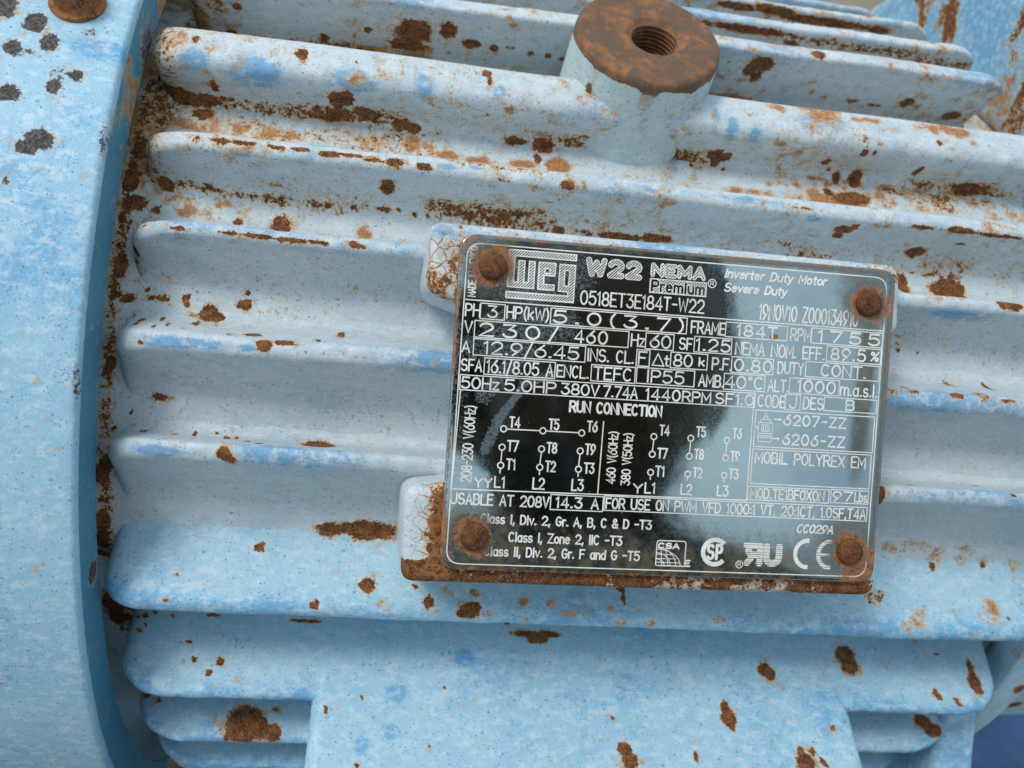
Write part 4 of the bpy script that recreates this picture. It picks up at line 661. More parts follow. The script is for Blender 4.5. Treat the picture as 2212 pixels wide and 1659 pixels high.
# ------------------------------------------------------------------ lettering: a single-stroke engraving alphabet
def E(cx, cy, rx, ry, a0, a1, n=None):
    n = n or max(5, int(abs(a1-a0)/18)); return [(cx+rx*math.cos(math.radians(a)), cy+ry*math.sin(math.radians(a))) for a in np.linspace(a0, a1, n)]
GL = {
 '0': (4, [E(2, 3, 2, 3, 90, 450, 22)]), '1': (1.5, [[(0, 4.9), (1.1, 6), (1.1, 0)]]),
 '2': (4, [E(2, 4.2, 1.9, 1.8, 165, -30)+[(0, 0), (4, 0)]]), '3': (4, [[(.2, 6), (3.7, 6), (1.7, 3.7)]+E(2, 1.85, 2, 1.85, 80, -160)]),
 '4': (4, [[(3, 0), (3, 6), (0, 1.6), (4, 1.6)]]), '5': (4, [[(3.6, 6), (.6, 6), (.3, 3.4)]+E(1.9, 1.95, 2.05, 1.95, 120, -150)]),
 '6': (4, [[(3.3, 6), (.9, 3.6)]+E(2, 1.95, 1.95, 1.95, 150, 510, 20)]), '7': (4, [[(0, 6), (4, 6), (1.3, 0)]]),
 '8': (4, [E(2, 4.5, 1.6, 1.5, 270, 630, 18), E(2, 1.5, 2, 1.5, 90, 450, 18)]), '9': (4, [[(.7, 0), (3.1, 2.4)]+E(2, 4.05, 1.95, 1.95, -30, 330, 20)]),
 'A': (4, [[(0, 0), (2, 6), (4, 0)], [(.7, 2), (3.3, 2)]]), 'B': (3.8, [[(0, 3.1), (2.2, 3.1)]+E(2.3, 1.55, 1.5, 1.55, 90, -90)+[(0, 0), (0, 6), (2.1, 6)]+E(2.1, 4.55, 1.4, 1.45, 90, -90)]),
 'C': (4, [E(2, 3, 2, 3, 48, 312)]), 'D': (4, [[(0, 0), (0, 6), (1.6, 6)]+E(1.6, 3, 2.3, 3, 90, -90)+[(0, 0)]]),
 'E': (3.5, [[(3.5, 6), (0, 6), (0, 0), (3.5, 0)], [(0, 3.1), (2.8, 3.1)]]), 'F': (3.5, [[(3.5, 6), (0, 6), (0, 0)], [(0, 3.1), (2.8, 3.1)]]),
 'G': (4, [E(2, 3, 2, 3, 48, 345)+[(4, 2.8), (2.4, 2.8)]]), 'H': (4, [[(0, 0), (0, 6)], [(4, 0), (4, 6)], [(0, 3.1), (4, 3.1)]]), 'I': (.6, [[(.3, 0), (.3, 6)]]),
 'J': (3, [[(3, 6), (3, 1.6)]+E(1.5, 1.6, 1.5, 1.6, 0, -170)]), 'K': (4, [[(0, 0), (0, 6)], [(4, 6), (0, 2.4)], [(1.4, 3.6), (4, 0)]]), 'L': (3.3, [[(0, 6), (0, 0), (3.3, 0)]]),
 'M': (4.6, [[(0, 0), (0, 6), (2.3, 1.6), (4.6, 6), (4.6, 0)]]), 'N': (4, [[(0, 0), (0, 6), (4, 0), (4, 6)]]), 'O': (4, [E(2, 3, 2, 3, 90, 450, 22)]),
 'P': (3.8, [[(0, 0), (0, 6), (2.2, 6)]+E(2.2, 4.4, 1.6, 1.6, 90, -90)+[(0, 2.8)]]), 'R': (4, [[(0, 0), (0, 6), (2.2, 6)]+E(2.2, 4.4, 1.6, 1.6, 90, -90)+[(0, 2.8)], [(2, 2.8), (4, 0)]]),
 'S': (4, [E(2, 4.45, 1.8, 1.55, 35, 250)+E(2, 1.55, 1.95, 1.55, 75, -150)]), 'T': (4, [[(0, 6), (4, 6)], [(2, 6), (2, 0)]]), 'U': (4, [[(0, 6), (0, 2)]+E(2, 2, 2, 2, 180, 360)+[(4, 6)]]),
 'V': (4, [[(0, 6), (2, 0), (4, 6)]]), 'W': (5.4, [[(0, 6), (1.2, 0), (2.7, 5), (4.2, 0), (5.4, 6)]]), 'X': (4, [[(0, 0), (4, 6)], [(0, 6), (4, 0)]]),
 'Y': (4, [[(0, 6), (2, 3), (4, 6)], [(2, 3), (2, 0)]]), 'Z': (4, [[(0, 6), (4, 6), (0, 0), (4, 0)]]),
 'a': (3.2, [E(1.5, 2, 1.5, 2, 40, 320), [(3, 4), (3, 0)]]), 'b': (3.2, [[(0, 6), (0, 0)], E(1.6, 2, 1.5, 2, -140, 140)]), 'd': (3.2, [E(1.5, 2, 1.5, 2, 40, 320), [(3, 6), (3, 0)]]),
 'e': (3.2, [[(.1, 2.2), (3.1, 2.2)]+E(1.6, 2, 1.55, 2, 8, 315)]), 'i': (.6, [[(.3, 0), (.3, 4)], [(.3, 5.2), (.3, 5.8)]]), 'k': (3, [[(0, 0), (0, 6)], [(2.8, 4), (0, 1.6)], [(1, 2.5), (3, 0)]]),
 'l': (.6, [[(.3, 0), (.3, 6)]]), 'm': (5, [[(0, 0), (0, 4)], [(0, 2.6)]+E(1.25, 2.7, 1.25, 1.3, 170, 0)+[(2.5, 0)], [(2.5, 2.6)]+E(3.75, 2.7, 1.25, 1.3, 170, 0)+[(5, 0)]]),
 'n': (3, [[(0, 0), (0, 4)], [(0, 2.5)]+E(1.5, 2.6, 1.5, 1.4, 170, 0)+[(3, 0)]]), 'o': (3.2, [E(1.6, 2, 1.6, 2, 90, 450, 18)]), 'r': (2, [[(0, 0), (0, 4)], [(0, 2.4)]+E(1.5, 2.6, 1.5, 1.4, 170, 70)]),
 's': (2.8, [E(1.4, 2.95, 1.25, 1.05, 35, 250)+E(1.4, 1.0, 1.35, 1.0, 75, -150)]), 't': (2, [[(.9, 5.6), (.9, .8)]+E(1.7, .8, .8, .8, 180, 280), [(0, 4), (2, 4)]]),
 'u': (3, [[(0, 4), (0, 1.5)]+E(1.5, 1.5, 1.5, 1.5, 180, 350), [(3, 4), (3, 0)]]), 'v': (3, [[(0, 4), (1.5, 0), (3, 4)]]), 'y': (3, [[(0, 4), (1.5, .2)], [(3, 4), (.9, -1.6), (.2, -1.7)]]), 'z': (3, [[(0, 4), (3, 4), (0, 0), (3, 0)]]),
 '.': (.7, [[(.1, .3), (.65, .3)]]), ',': (.8, [[(.5, .6), (.1, -1)]]), ':': (.7, [[(.1, .8), (.65, .8)], [(.1, 3.6), (.65, 3.6)]]), '-': (3, [[(.2, 3), (2.8, 3)]]), '/': (2.6, [[(-.1, -1.2), (2.7, 7)]]),
 '(': (1.6, [E(4.2, 2.8, 3.9, 5, 133, 227)]), ')': (1.6, [E(-2.6, 2.8, 3.9, 5, 47, -47)]), '&': (4, [[(4, 0), (.8, 4.4)]+E(1.9, 4.9, 1.1, 1.1, 190, -40)+[(.6, 2.4)]+E(1.6, 1.4, 1.6, 1.4, 140, 330)+[(3.9, 2.4)]]),
 '%': (3.6, [[(0, 0), (3.6, 6)], E(.8, 5, .8, 1, 0, 360, 10), E(2.8, 1, .8, 1, 0, 360, 10)]), '\u00b0': (1.6, [E(.8, 5.2, .7, .7, 0, 360, 12)]), ' ': (2.6, []),
}
def layout(s, gap=1.15):
    x, out = 0, []
    for ch in s:
        w, pl = GL[ch]; out += [[(x+a, b) for a, b in p] for p in pl]; x += w+gap
    return out, x-gap

class Ribbons:
    """flat engraved strokes a hair above the plate"""
    def __init__(s): s.V, s.F, s.k = [], [], 0
    def line(s, P, w):
        P = [np.array(p, float) for p in P]; Q = [P[0]]
        for p in P[1:]:
            if np.linalg.norm(p-Q[-1]) > 1e-4: Q.append(p)
        if len(Q) < 2: return
        closed = len(Q) > 3 and np.linalg.norm(Q[0]-Q[-1]) < 1e-3
        if closed: Q = Q[:-1]
        n = len(Q); s.k += 1; y = PLY-.03-.0012*(s.k % 25); L = []
        for i in range(n):
            a = Q[i-1] if (i > 0 or closed) else None; b = Q[(i+1) % n] if (i < n-1 or closed) else None
            da = (Q[i]-a) if a is not None else (b-Q[i]); db = (b-Q[i]) if b is not None else da
            da = da/np.linalg.norm(da); db = db/np.linalg.norm(db); na = np.array([-da[1], da[0]]); nb = np.array([-db[1], db[0]])
            mt = na+nb; l = np.linalg.norm(mt); mt = mt/l if l > .3 else na
            k = min(1.6, 1/max(.3, mt@na)); c = Q[i]
            if not closed and i == 0: c = c-da*w*.45
            if not closed and i == n-1: c = c+da*w*.45
            L.append((c+mt*k*w/2, c-mt*k*w/2))
        o = len(s.V)
        for p, q in L: s.V += [(p[0], y, p[1]), (q[0], y, q[1])]
        for i in range(n if closed else n-1):
            j = (i+1) % n; s.F.append((o+2*i, o+2*j, o+2*j+1, o+2*i+1))
    def box(s, x0, z0, x1, z1, w): s.line([(x0, z0), (x1, z0), (x1, z1), (x0, z1), (x0, z0)], w)
    def raster(s, f, x0, x1, z0, z1, res=.075):
        xs = np.arange(x0, x1, res); zs = np.arange(z0, z1, res); X, Z = np.meshgrid(xs, zs); B = f(X, Z); s.k += 1; y = PLY-.03-.0012*(s.k % 25)
        for r in range(len(zs)):
            d = np.diff(np.r_[0, B[r].astype(int), 0]); a = np.nonzero(d == 1)[0]; b = np.nonzero(d == -1)[0]
            for i, j in zip(a, b):
                o = len(s.V); xa, xb, za, zb = x0+i*res, x0+j*res, zs[r], zs[r]+res
                s.V += [(xa, y, za), (xb, y, za), (xb, y, zb), (xa, y, zb)]; s.F.append((o, o+1, o+2, o+3))
    def build(s, name, label=None):
        o = mesh_np(name, np.array(s.V), np.array(s.F), nameplate, M_ETCH, smooth=False)
        if label: o['label'] = label
        return o

TEXTS=[
 ('0518ET3E184T-W22', -19.13, 18.25, 7.38, 2.7, ''),
 ('PH', -42.69, 14.16, -39.78, 2.35, ''),
 ('3', -38.16, 13.99, -36.28, 2.45, ''),
 ('HP(kW)', -34.25, 14.3, -25.56, 2.3, ''),
 ('5.0(3.7)', -24.52, 13.86, 3.33, 2.61, 'w'),
 ('FRAME', 4.97, 14.0, 12.35, 2.44, ''),
 ('184T', 15.11, 14.09, 23.95, 2.55, 's'),
 ('RPM', 27.14, 13.99, 31.69, 2.48, ''),
 ('1755', 33.43, 14.01, 47.55, 2.5, 'w'),
 ('V', -42.62, 10.69, -41.19, 2.29, ''),
 ('230/', -39.57, 10.24, -23.48, 2.58, 'w'),
 ('460', -19.8, 10.3, -13.02, 2.55, 's'),
 ('Hz', -7.77, 10.36, -4.94, 2.42, ''),
 ('60', -3.69, 10.37, 0.64, 2.52, ''),
 ('SF', 2.63, 10.42, 5.39, 2.3, ''),
 ('1.25', 6.38, 10.15, 13.83, 2.63, 's'),
 ('NEMA NOM. EFF.', 15.05, 10.2, 34.99, 2.55, ''),
 ('89.5', 36.63, 10.42, 44.56, 2.6, 's'),
 ('%', 45.94, 10.53, 47.58, 1.82, ''),
 ('A', -42.91, 6.76, -41.4, 2.18, ''),
 ('12.9/6.45', -38.43, 6.43, -18.79, 2.52, ''),
 ('INS. CL.', -16.86, 6.7, -7.12, 2.4, ''),
 ('F', -5.95, 6.65, -4.32, 2.52, ''),
 ('t', -0.32, 6.71, 0.5, 2.14, ''),
 ('80', 1.66, 6.55, 5.63, 2.44, ''),
 ('k', 7.24, 6.66, 8.29, 1.59, ''),
 ('P.F.', 10.15, 6.61, 14.34, 2.41, ''),
 ('0.80', 15.11, 6.51, 23.48, 2.42, 's'),
 ('DUTY', 24.78, 6.77, 30.52, 2.39, ''),
 ('CONT.', 34.66, 6.43, 44.87, 2.6, ''),
 ('SFA', -42.85, 3.04, -38.73, 2.27, ''),
 ('16.1/8.05 A', -37.59, 2.84, -23.99, 2.46, ''),
 ('ENCL.', -23.05, 3.0, -16.49, 2.35, ''),
 ('TEFC', -15.28, 2.92, -7.25, 2.63, ''),
 ('IP55', -3.86, 2.98, 4.11, 2.66, ''),
 ('AMB.', 7.45, 2.95, 12.81, 2.41, ''),
 ('40°C', 13.3, 2.99, 21.67, 2.46, ''),
 ('ALT.', 22.87, 2.81, 27.38, 2.44, ''),
 ('1000', 29.56, 2.73, 38.08, 2.45, 's'),
 ('m.a.s.l.', 39.4, 2.87, 47.86, 2.61, ''),
 ('50Hz', -42.71, -0.8, -34.93, 2.45, ''),
 ('5.0HP', -33.7, -0.8, -23.14, 2.42, ''),
 ('380V', -21.88, -0.78, -14.0, 2.44, ''),
 ('7.74A', -12.93, -0.81, -5.77, 2.46, ''),
 ('1440', -3.83, -0.8, 3.5, 2.53, 's'),
 ('RPM', 4.14, -0.56, 10.25, 2.09, ''),
 ('SF1.0', 11.4, -0.61, 19.89, 2.17, ''),
 ('CODE', 20.86, -0.58, 26.96, 2.44, ''),
 ('J', 28.02, -0.69, 29.43, 2.45, ''),
 ('DES', 31.14, -0.49, 35.59, 2.41, ''),
 ('B', 40.94, -0.58, 42.8, 2.38, ''),
 ('6207-ZZ', 27.0, -4.19, 41.12, 2.13, 's'),
 ('6206-ZZ', 27.02, -8.36, 41.16, 2.2, 's'),
 ('MOBIL POLYREX EM', 21.15, -12.61, 46.32, 2.31, ''),
 ('MOD.TE1BFOXON', 20.66, -20.29, 37.38, 2.36, ''),
 ('97', 39.46, -20.14, 43.9, 2.16, ''),
 ('Lbs', 44.55, -20.03, 47.51, 2.17, ''),
 ('RUN CONNECTION', -19.84, -4.0, -0.28, 2.09, 'b'),
 ('T4', -32.16, -7.93, -30.14, 2.03, ''),
 ('T5', -23.94, -7.93, -21.97, 2.05, ''),
 ('T6', -15.84, -7.94, -13.84, 2.06, ''),
 ('T7', -32.28, -12.8, -30.16, 2.04, ''),
 ('T8', -24.07, -12.79, -22.09, 2.05, ''),
 ('T9', -15.93, -12.69, -13.97, 2.06, ''),
 ('T1', -32.26, -16.59, -30.53, 2.04, ''),
 ('T2', -24.08, -16.64, -22.15, 2.05, ''),
 ('T3', -15.93, -16.63, -13.95, 2.06, ''),
 ('L1', -34.46, -20.39, -32.45, 2.12, ''),
 ('L2', -26.5, -20.37, -24.21, 2.18, ''),
 ('L3', -18.31, -20.31, -15.98, 2.2, ''),
 ('YY', -38.57, -20.46, -35.13, 1.72, ''),
 ('Y', -5.14, -20.22, -3.34, 1.77, ''),
 ('T4', -0.28, -7.82, 1.67, 1.99, ''),
 ('T7', -0.4, -12.71, 1.55, 2.0, ''),
 ('T1', -0.6, -16.49, 1.21, 2.0, ''),
 ('L1', -2.64, -20.16, -0.53, 2.09, ''),
 ('T5', 7.75, -7.74, 9.66, 2.01, ''),
 ('T6', 15.77, -7.65, 17.63, 2.02, ''),
 ('T8', 7.62, -12.44, 9.55, 1.94, ''),
 ('T9', 15.65, -12.49, 17.51, 1.95, ''),
 ('T2', 7.62, -16.4, 9.51, 2.01, ''),
 ('T3', 15.58, -16.33, 17.53, 2.02, ''),
 ('L2', 5.2, -20.11, 7.46, 2.1, ''),
 ('L3', 13.25, -20.05, 15.56, 2.11, ''),
 ('USABLE AT 208V', -43.24, -24.12, -22.98, 2.12, ''),
 ('14.3 A', -21.38, -24.1, -12.48, 2.07, 's'),
 ('FOR USE ON PWM VFD 1000:1 VT, 20:1CT, 1.0SF,T4A', -10.8, -23.75, 47.3, 2.09, ''),
 ('Class I, Div. 2, Gr. A, B, C & D -T3', -36.81, -27.81, -0.77, 1.79, ''),
 ('Class I, Zone 2, IIC -T3', -30.78, -31.44, -6.94, 1.85, ''),
 ('Class II, Div. 2, Gr. F and G -T5', -35.67, -34.49, -2.89, 1.84, ''),
 ('CC029A', 31.73, -27.19, 39.91, 1.65, 'i'),
 ('Inverter Duty Motor', 11.52, 26.2, 34.19, 1.68, 'i'),
 ('Severe Duty', 11.6, 23.28, 25.32, 1.68, 'i'),
 ('19NOV10 Z000134910', 19.76, 17.96, 42.13, 3.15, ''),
 ('CSA', 1.16, -31.69, 5.6, 1.03, ''),
 ('E', 7.15, -35.34, 8.22, 1.18, ''),
]
VTEXTS=[
 ('MADE IN MEXICO', -40.99, 18.08, 28.13, 1.49),
 ('208-230 V(60Hz)', -39.43, -19.55, -4.07, 2.03),
 ('460 V(60Hz)', -9.33, -18.51, -7.73, 1.8),
 ('380 V(50Hz)', -6.1, -18.7, -7.9, 1.81),
]
BOXES=[ (-39.68, 16.87, -34.71, 13.72), (-25.18, 16.96, 3.93, 13.66), (12.51, 16.78, 26.3, 13.73), (31.83, 16.9, 48.21, 13.71), (-40.65, 13.29, -8.44, 9.93), (-4.72, 13.29, 1.32, 9.97), (5.85, 13.3, 14.09, 10.03), (35.58, 13.32, 48.13, 10.06), (-40.64, 9.61, -17.4, 6.3), (-6.45, 9.68, -3.64, 6.3), (0.93, 9.66, 8.97, 6.37), (14.36, 9.59, 23.7, 6.28), (31.04, 9.65, 48.04, 6.41), (-38.18, 5.85, -23.52, 2.53), (-15.89, 5.92, -6.52, 2.58), (-6.18, 5.99, 6.39, 2.67), (12.95, 5.94, 22.03, 2.59), (27.64, 5.95, 39.03, 2.69), (-42.9, 2.12, 20.1, -0.91), (26.93, 2.34, 30.38, -0.94), (35.83, 2.29, 47.98, -0.64), (20.51, -1.4, 47.78, -9.19), (20.41, -9.72, 47.66, -17.12), (20.06, -17.72, 38.49, -20.62), (38.95, -17.6, 47.66, -20.45), (-22.61, -21.4, -11.49, -24.5), (-11.22, -21.2, 47.61, -24.2) ]
LINES=[ (-43.01, 17.38, 48.42, 17.37), (-43.27, -21.15, 19.78, -20.76), (19.91, 2.26, 19.78, -20.76), (-12.54, -5.78, -12.77, -20.8), (-42.69, -1.09, -43.27, -21.15), (-32.8, -8.4, -25.84, -8.35), (-24.57, -8.35, -17.65, -8.33), (-33.42, -12.78, -33.51, -15.27), (-25.22, -12.74, -25.37, -15.27), (-17.07, -12.73, -17.22, -15.28), (-33.47, -16.51, -33.54, -17.45), (-25.33, -16.52, -25.36, -17.37), (-17.18, -16.53, -17.19, -17.39), (-1.52, -8.92, -1.65, -11.36), (-1.69, -16.44, -1.67, -17.28), (6.54, -8.83, 6.44, -11.36), (14.53, -8.83, 14.45, -11.3), (6.41, -16.42, 6.36, -17.09), (14.47, -16.32, 14.4, -17.06), (24.66, -3.15, 26.32, -3.15), (24.85, -7.29, 26.2, -7.27), (-2.96, 6.64, -1.85, 9.09), (-1.85, 9.09, -0.45, 6.6), (-0.45, 6.6, -2.96, 6.64) ]
CIRC=[ (-33.36, -8.38), (-25.2, -8.34), (-17.03, -8.35), (-33.44, -12.16), (-25.24, -12.11), (-17.09, -12.1), (-33.49, -15.89), (-25.35, -15.89), (-17.2, -15.91), (-1.54, -8.28), (-1.63, -11.99), (-1.71, -15.8), (6.52, -8.2), (14.51, -8.19), (6.47, -12.0), (14.48, -11.94), (6.39, -15.78), (14.44, -15.68) ]

SW = .34
def put_text(s, x0, z0, x1, h, kind):
    cx, cz = (x0+x1)/2, z0+h/2
    inside = [b for b in BOXES if b[0] < cx < b[2] and b[3]-.5 < cz < b[1]+.5 and b[1]-b[3] < 4]
    if inside:                                   # keep the characters clear of their frame
        b = min(inside, key=lambda q: q[2]-q[0]); H = b[1]-b[3]; h = min(h, H-.85)
        if b[2]-b[0] > 25 and b[1]-b[3] > 0: z0 = min(max(z0, b[3]+.4), b[1]-h-.4)
        else: z0 = b[3]+(H-h)/2
        x0, x1 = max(x0, b[0]+.35), min(x1, b[2]-.35)
    R = Ribbons(); pl, W = layout(s, 3.0 if kind == 'w' else 1.7 if kind == 's' else 1.25); sx = (x1-x0)/W; sz = h/6.0; sl = .22 if kind == 'i' else 0
    w = {'b': .44, 's': .38, 'w': .42, 'i': .36}.get(kind, SW)
    for p in pl: R.line([(x0+a*sx+sl*b*sz, z0+b*sz) for a, b in p], w)
    if R.V: R.build('lettering', 'engraved text reading '+s)
for t in TEXTS: put_text(*t)
for s, x, z0, z1, h in VTEXTS:
    R = Ribbons(); pl, W = layout(s); k = (z1-z0)/W
    for p in pl: R.line([(x-b*h/6, z0+a*k) for a, b in p], .27)
    R.build('lettering', 'engraved upright text reading '+s)
for b in BOXES:
    R = Ribbons(); R.box(*b, .21); R.build('engraved_box')
R = Ribbons()
for l in LINES: R.line([l[:2], l[2:]], .24)
for (x, z) in CIRC: R.line(E(x, z, .62, .62, 0, 360, 18), .26)
R.line([(25.9, -2.9), (26.35, -3.15), (25.9, -3.4)], .18); R.line([(25.8, -7.03), (26.25, -7.28), (25.8, -7.53)], .18)
R.build('connection_diagram')
R = Ribbons()
bd = fillet([(2, 28.85), (48.35, 28.85), (48.35, -36.4), (-43.4, -36.4), (-43.1, 28.85), (2, 28.85)], [0, 3, 3, 3, 3, 0], 8)
R.line([tuple(p) for p in bd], .24); R.build('border_line')
# hatched brand mark
def inpoly(P, X, Z):
    r = np.zeros(X.shape, bool); n = len(P)
    for i in range(n):
        (x0, z0), (x1, z1) = P[i], P[(i+1) % n]
        if z0 == z1: continue
        c = ((Z >= min(z0, z1)) & (Z < max(z0, z1))); r ^= c & (X < x0+(Z-z0)*(x1-x0)/(z1-z0))
    return r
def dseg(segs, X, Z):
    d = np.full(X.shape, 9.)
    for (a, b) in segs:
        a, b = np.array(a), np.array(b); v = b-a; L = max(v@v, 1e-9); t = np.clip(((X-a[0])*v[0]+(Z-a[1])*v[1])/L, 0, 1)
        d = np.minimum(d, np.hypot(X-a[0]-t*v[0], Z-a[1]-t*v[1]))
    return d
def ring_(P): return [(P[i], P[(i+1) % len(P)]) for i in range(len(P))]
LW = [(-34.6, 28.16), (-20.63, 28.16), (-20.63, 26.93), (-33.4, 26.93), (-33.4, 21.6), (-32.5, 21.6), (-32.5, 26.03), (-31.25, 26.03), (-31.25, 21.69), (-30.36, 21.69), (-30.36, 26.03), (-29.14, 26.03), (-29.14, 20.58), (-34.6, 20.58)]
LE = [(-28.27, 26.03), (-24.84, 26.03), (-24.9, 23.45), (-27.15, 23.45), (-27.15, 21.61), (-24.87, 21.61), (-24.87, 20.55), (-28.27, 20.55)]
LEH = [(-27.02, 24.83), (-26.0, 24.83), (-26.0, 23.91), (-27.02, 23.91)]
LG = [(-23.98, 25.95), (-20.66, 25.95), (-20.66, 18.35), (-34.72, 18.35), (-34.72, 19.56), (-22.0, 19.56), (-22.0, 20.47), (-23.98, 20.47)]
LGH = [(-22.9, 24.78), (-21.88, 24.78), (-21.9, 21.58), (-22.9, 21.58)]
def hatch(X, Z, p=.60, k=.46): return np.mod(X-Z, p) < p*k
def f_weg(X, Z):
    ins = inpoly(LW, X, Z) | (inpoly(LE, X, Z) & ~inpoly(LEH, X, Z)) | (inpoly(LG, X, Z) & ~inpoly(LGH, X, Z))
    d = dseg(sum([ring_(p) for p in (LW, LE, LEH, LG, LGH)], []), X, Z)
    return (ins & hatch(X, Z)) | (d < .13)
R = Ribbons(); R.raster(f_weg, -35, -20.3, 18.1, 28.5); R.build('brand_mark', 'hatched rectangular maker mark')
def boldsegs(s, x0, x1, z0, h, mirror=False, gap=1.9, slant=0):
    pl, W = layout(s, gap); out = []
    for p in pl:
        q = [((W-a if mirror else a), b) for a, b in p]; q = [(x0+a*(x1-x0)/W+slant*b*h/6, z0+b*h/6) for a, b in q]; out += list(zip(q[:-1], q[1:]))
    return out
def bold(s, x0, x1, z0, h, th, name, slant=0, gap=1.9):
    sg = boldsegs(s, x0+th, x1-th, z0+th, h-2*th, gap=gap, slant=slant)
    def f(X, Z):
        d = dseg(sg, X, Z); return ((d < th) & hatch(X, Z)) | ((d < th) & (d > th-.17))
    R = Ribbons(); R.raster(f, x0-.6, x1+1.2, z0-.2, z0+h+.2); R.build(name, 'hatched bold letters reading '+s)
bold('W22', -18.6, -6.5, 23.95, 4.05, .62, 'lettering', 0, 2.2)
bold('NEMA', -4.7, 7.3, 24.95, 3.0, .46, 'lettering', 0, 2.0)
def f_prem(X, Z):
    bx = (X > -4.75) & (X < 7.7) & (Z > 21.6) & (Z < 24.65); ed = bx & ((X < -4.6) | (X > 7.55) | (Z < 21.75) | (Z > 24.5))
    d = dseg(boldsegs('Premium'.replace('P', 'P'), -4.2, 7.1, 22.1, 2.1, gap=1.6), X, Z)
    return ed | (bx & hatch(X, Z) & (d > .34)) | ((d > .24) & (d < .36) & bx)
R = Ribbons(); R.raster(f_prem, -4.8, 7.8, 21.5, 24.7); R.build('lettering', 'hatched box reading Premium')
def regmark(x, z, r):
    R = Ribbons(); R.line(E(x, z, r, r, 0, 360, 18), .18); pl, W = layout('R')
    for p in pl: R.line([(x-r*.42+a*r*.21, z-r*.5+b*r*.17) for a, b in p], .15)
    R.build('registered_mark')
regmark(8.82, 24.64, .88); regmark(19.28, -34.57, .78)
# little motor pictogram
R = Ribbons()
for p in ([(21.3, -4.0), (21.3, -6.3), (24.5, -6.3), (24.5, -4.0), (21.3, -4.0)], [(21.6, -4.0), (21.9, -3.3), (23.9, -3.3), (24.2, -4.0)], [(22.5, -3.3), (22.5, -2.6), (23.3, -2.6), (23.3, -3.3)], [(22.9, -2.6), (22.9, -2.05)],
          [(22.1, -4.5), (22.1, -5.8), (23.7, -5.8), (23.7, -4.5), (22.1, -4.5)], [(22.5, -4.8), (22.5, -5.5)], [(22.9, -4.8), (22.9, -5.5)], [(23.3, -4.8), (23.3, -5.5)], [(21.2, -6.8), (24.6, -6.8)], [(21.2, -7.2), (21.6, -8.1), (24.2, -8.1), (24.6, -7.2), (21.2, -7.2)], E(20.98, -5.1, .22, .22, 0, 360, 10)):
    R.line(p, .17)
R.build('motor_pictogram')
# approval marks along the foot of the plate
R = Ribbons()
R.line([tuple(p) for p in fillet([(4, -30.1), (7.1, -30.1), (7.1, -35.4), (.75, -35.4), (.75, -30.1), (4, -30.1)], [0, .6, .3, .3, .6, 0], 5)], .22)
for k in (0, 1.3, 2.5, 3.6): R.line(E(.75, -35.4, 1.9+k, 1.4+k, 0, 90, 10) if k < 2.9 else E(.75, -35.4, 5.4, 3.5, 4, 90, 12), .17)
for k in (-33.0, -33.9, -34.7): R.line([(.75, k), (4.2+(k+33)*-1.0, k)], .15)
for k in (2.1, 3.5): R.line([(k, -35.4), (k*.75+.2, -32.3)], .15)
R.build('approval_mark')
def f_csa(X, Z):
    x, z = X-13.6, Z+32.15; r = np.hypot(x, z); a = np.degrees(np.arctan2(z, x)); c = (r > 2.15) & (r < 3.1) & (np.abs(a) > 42)
    sp = dseg(boldsegs('S', 12.0, 13.3, -33.6, 2.9), X, Z) < .30; p = dseg(boldsegs('P', 14.0, 15.1, -33.6, 2.9), X, Z) < .32
    return c | sp | p
R = Ribbons(); R.raster(f_csa, 10.3, 17, -35.5, -28.8); R.build('approval_mark')
def f_ru(X, Z):
    a = dseg(boldsegs('R', 20.9, 23.7, -34.2, 3.7, mirror=True), X, Z) < .72; b = dseg(boldsegs('U', 25.2, 28.0, -34.2, 3.7), X, Z) < .74
    c = (X > 19.9) & (X < 24) & (Z < -29.9) & (Z > -30.9)
    return (a | b | c) & (np.mod(Z, .42) < .30)
R = Ribbons(); R.raster(f_ru, 19.5, 29.5, -35.3, -29.4); R.build('approval_mark')
def f_ce(X, Z):
    o = np.zeros(X.shape, bool)
    for cx, e in ((34.6, 0), (39.9, 1)):
        x, z = X-cx, Z+31.85; r = np.hypot(x, z); o |= (r > 2.45) & (r < 3.35) & (x < .15)
        if e: o |= (np.abs(z) < .38) & (x < -.1) & (x > -2.6)
    return o & ((np.mod(Z, .5) < .36) | (X < 36))
R = Ribbons(); R.raster(f_ce, 30.8, 40.3, -35.5, -28.3); R.build('approval_mark')

# ------------------------------------------------------------------ what it lies on
GZ = -205.0
bm = bmesh.new(); s = 60.0; vs = [bm.verts.new((a*s, b*s, GZ*MM)) for a, b in ((-1, -1), (1, -1), (1, 1), (-1, 1))]; bm.faces.new(vs)
me = bpy.data.meshes.new('ground'); bm.to_mesh(me); bm.free(); g = link('ground', me, None, M_GROUND); tag(g, kind='structure')
bmb = bmesh.new()
def bx(bm, x0, x1, y0, y1, z0, z1):
    r = bmesh.ops.create_cube(bm, size=1.0)
    for v in r['verts']: v.co = Vector(((x0+x1)/2+v.co.x*(x1-x0), (y0+y1)/2+v.co.y*(y1-y0), (z0+z1)/2+v.co.z*(z1-z0)))*MM
cradle = bpy.data.objects.new('steel_base', None); COL.objects.link(cradle); cradle.location = (0, 0, GZ*MM)
tag(cradle, 'dark blue painted steel base in shade under the motor', 'base')
def part(name, boxes, mat):
    bm = bmesh.new()
    for b in boxes: bx(bm, *b)
    bmesh.ops.bevel(bm, geom=bm.edges[:], offset=2*MM, segments=2, affect='EDGES')
    me = bpy.data.meshes.new(name); bm.to_mesh(me); bm.free(); o = link(name, me, cradle, mat); return o
part('deck_plate', [(-300, 330, -260, 60, 0, 12)], M_BASE)
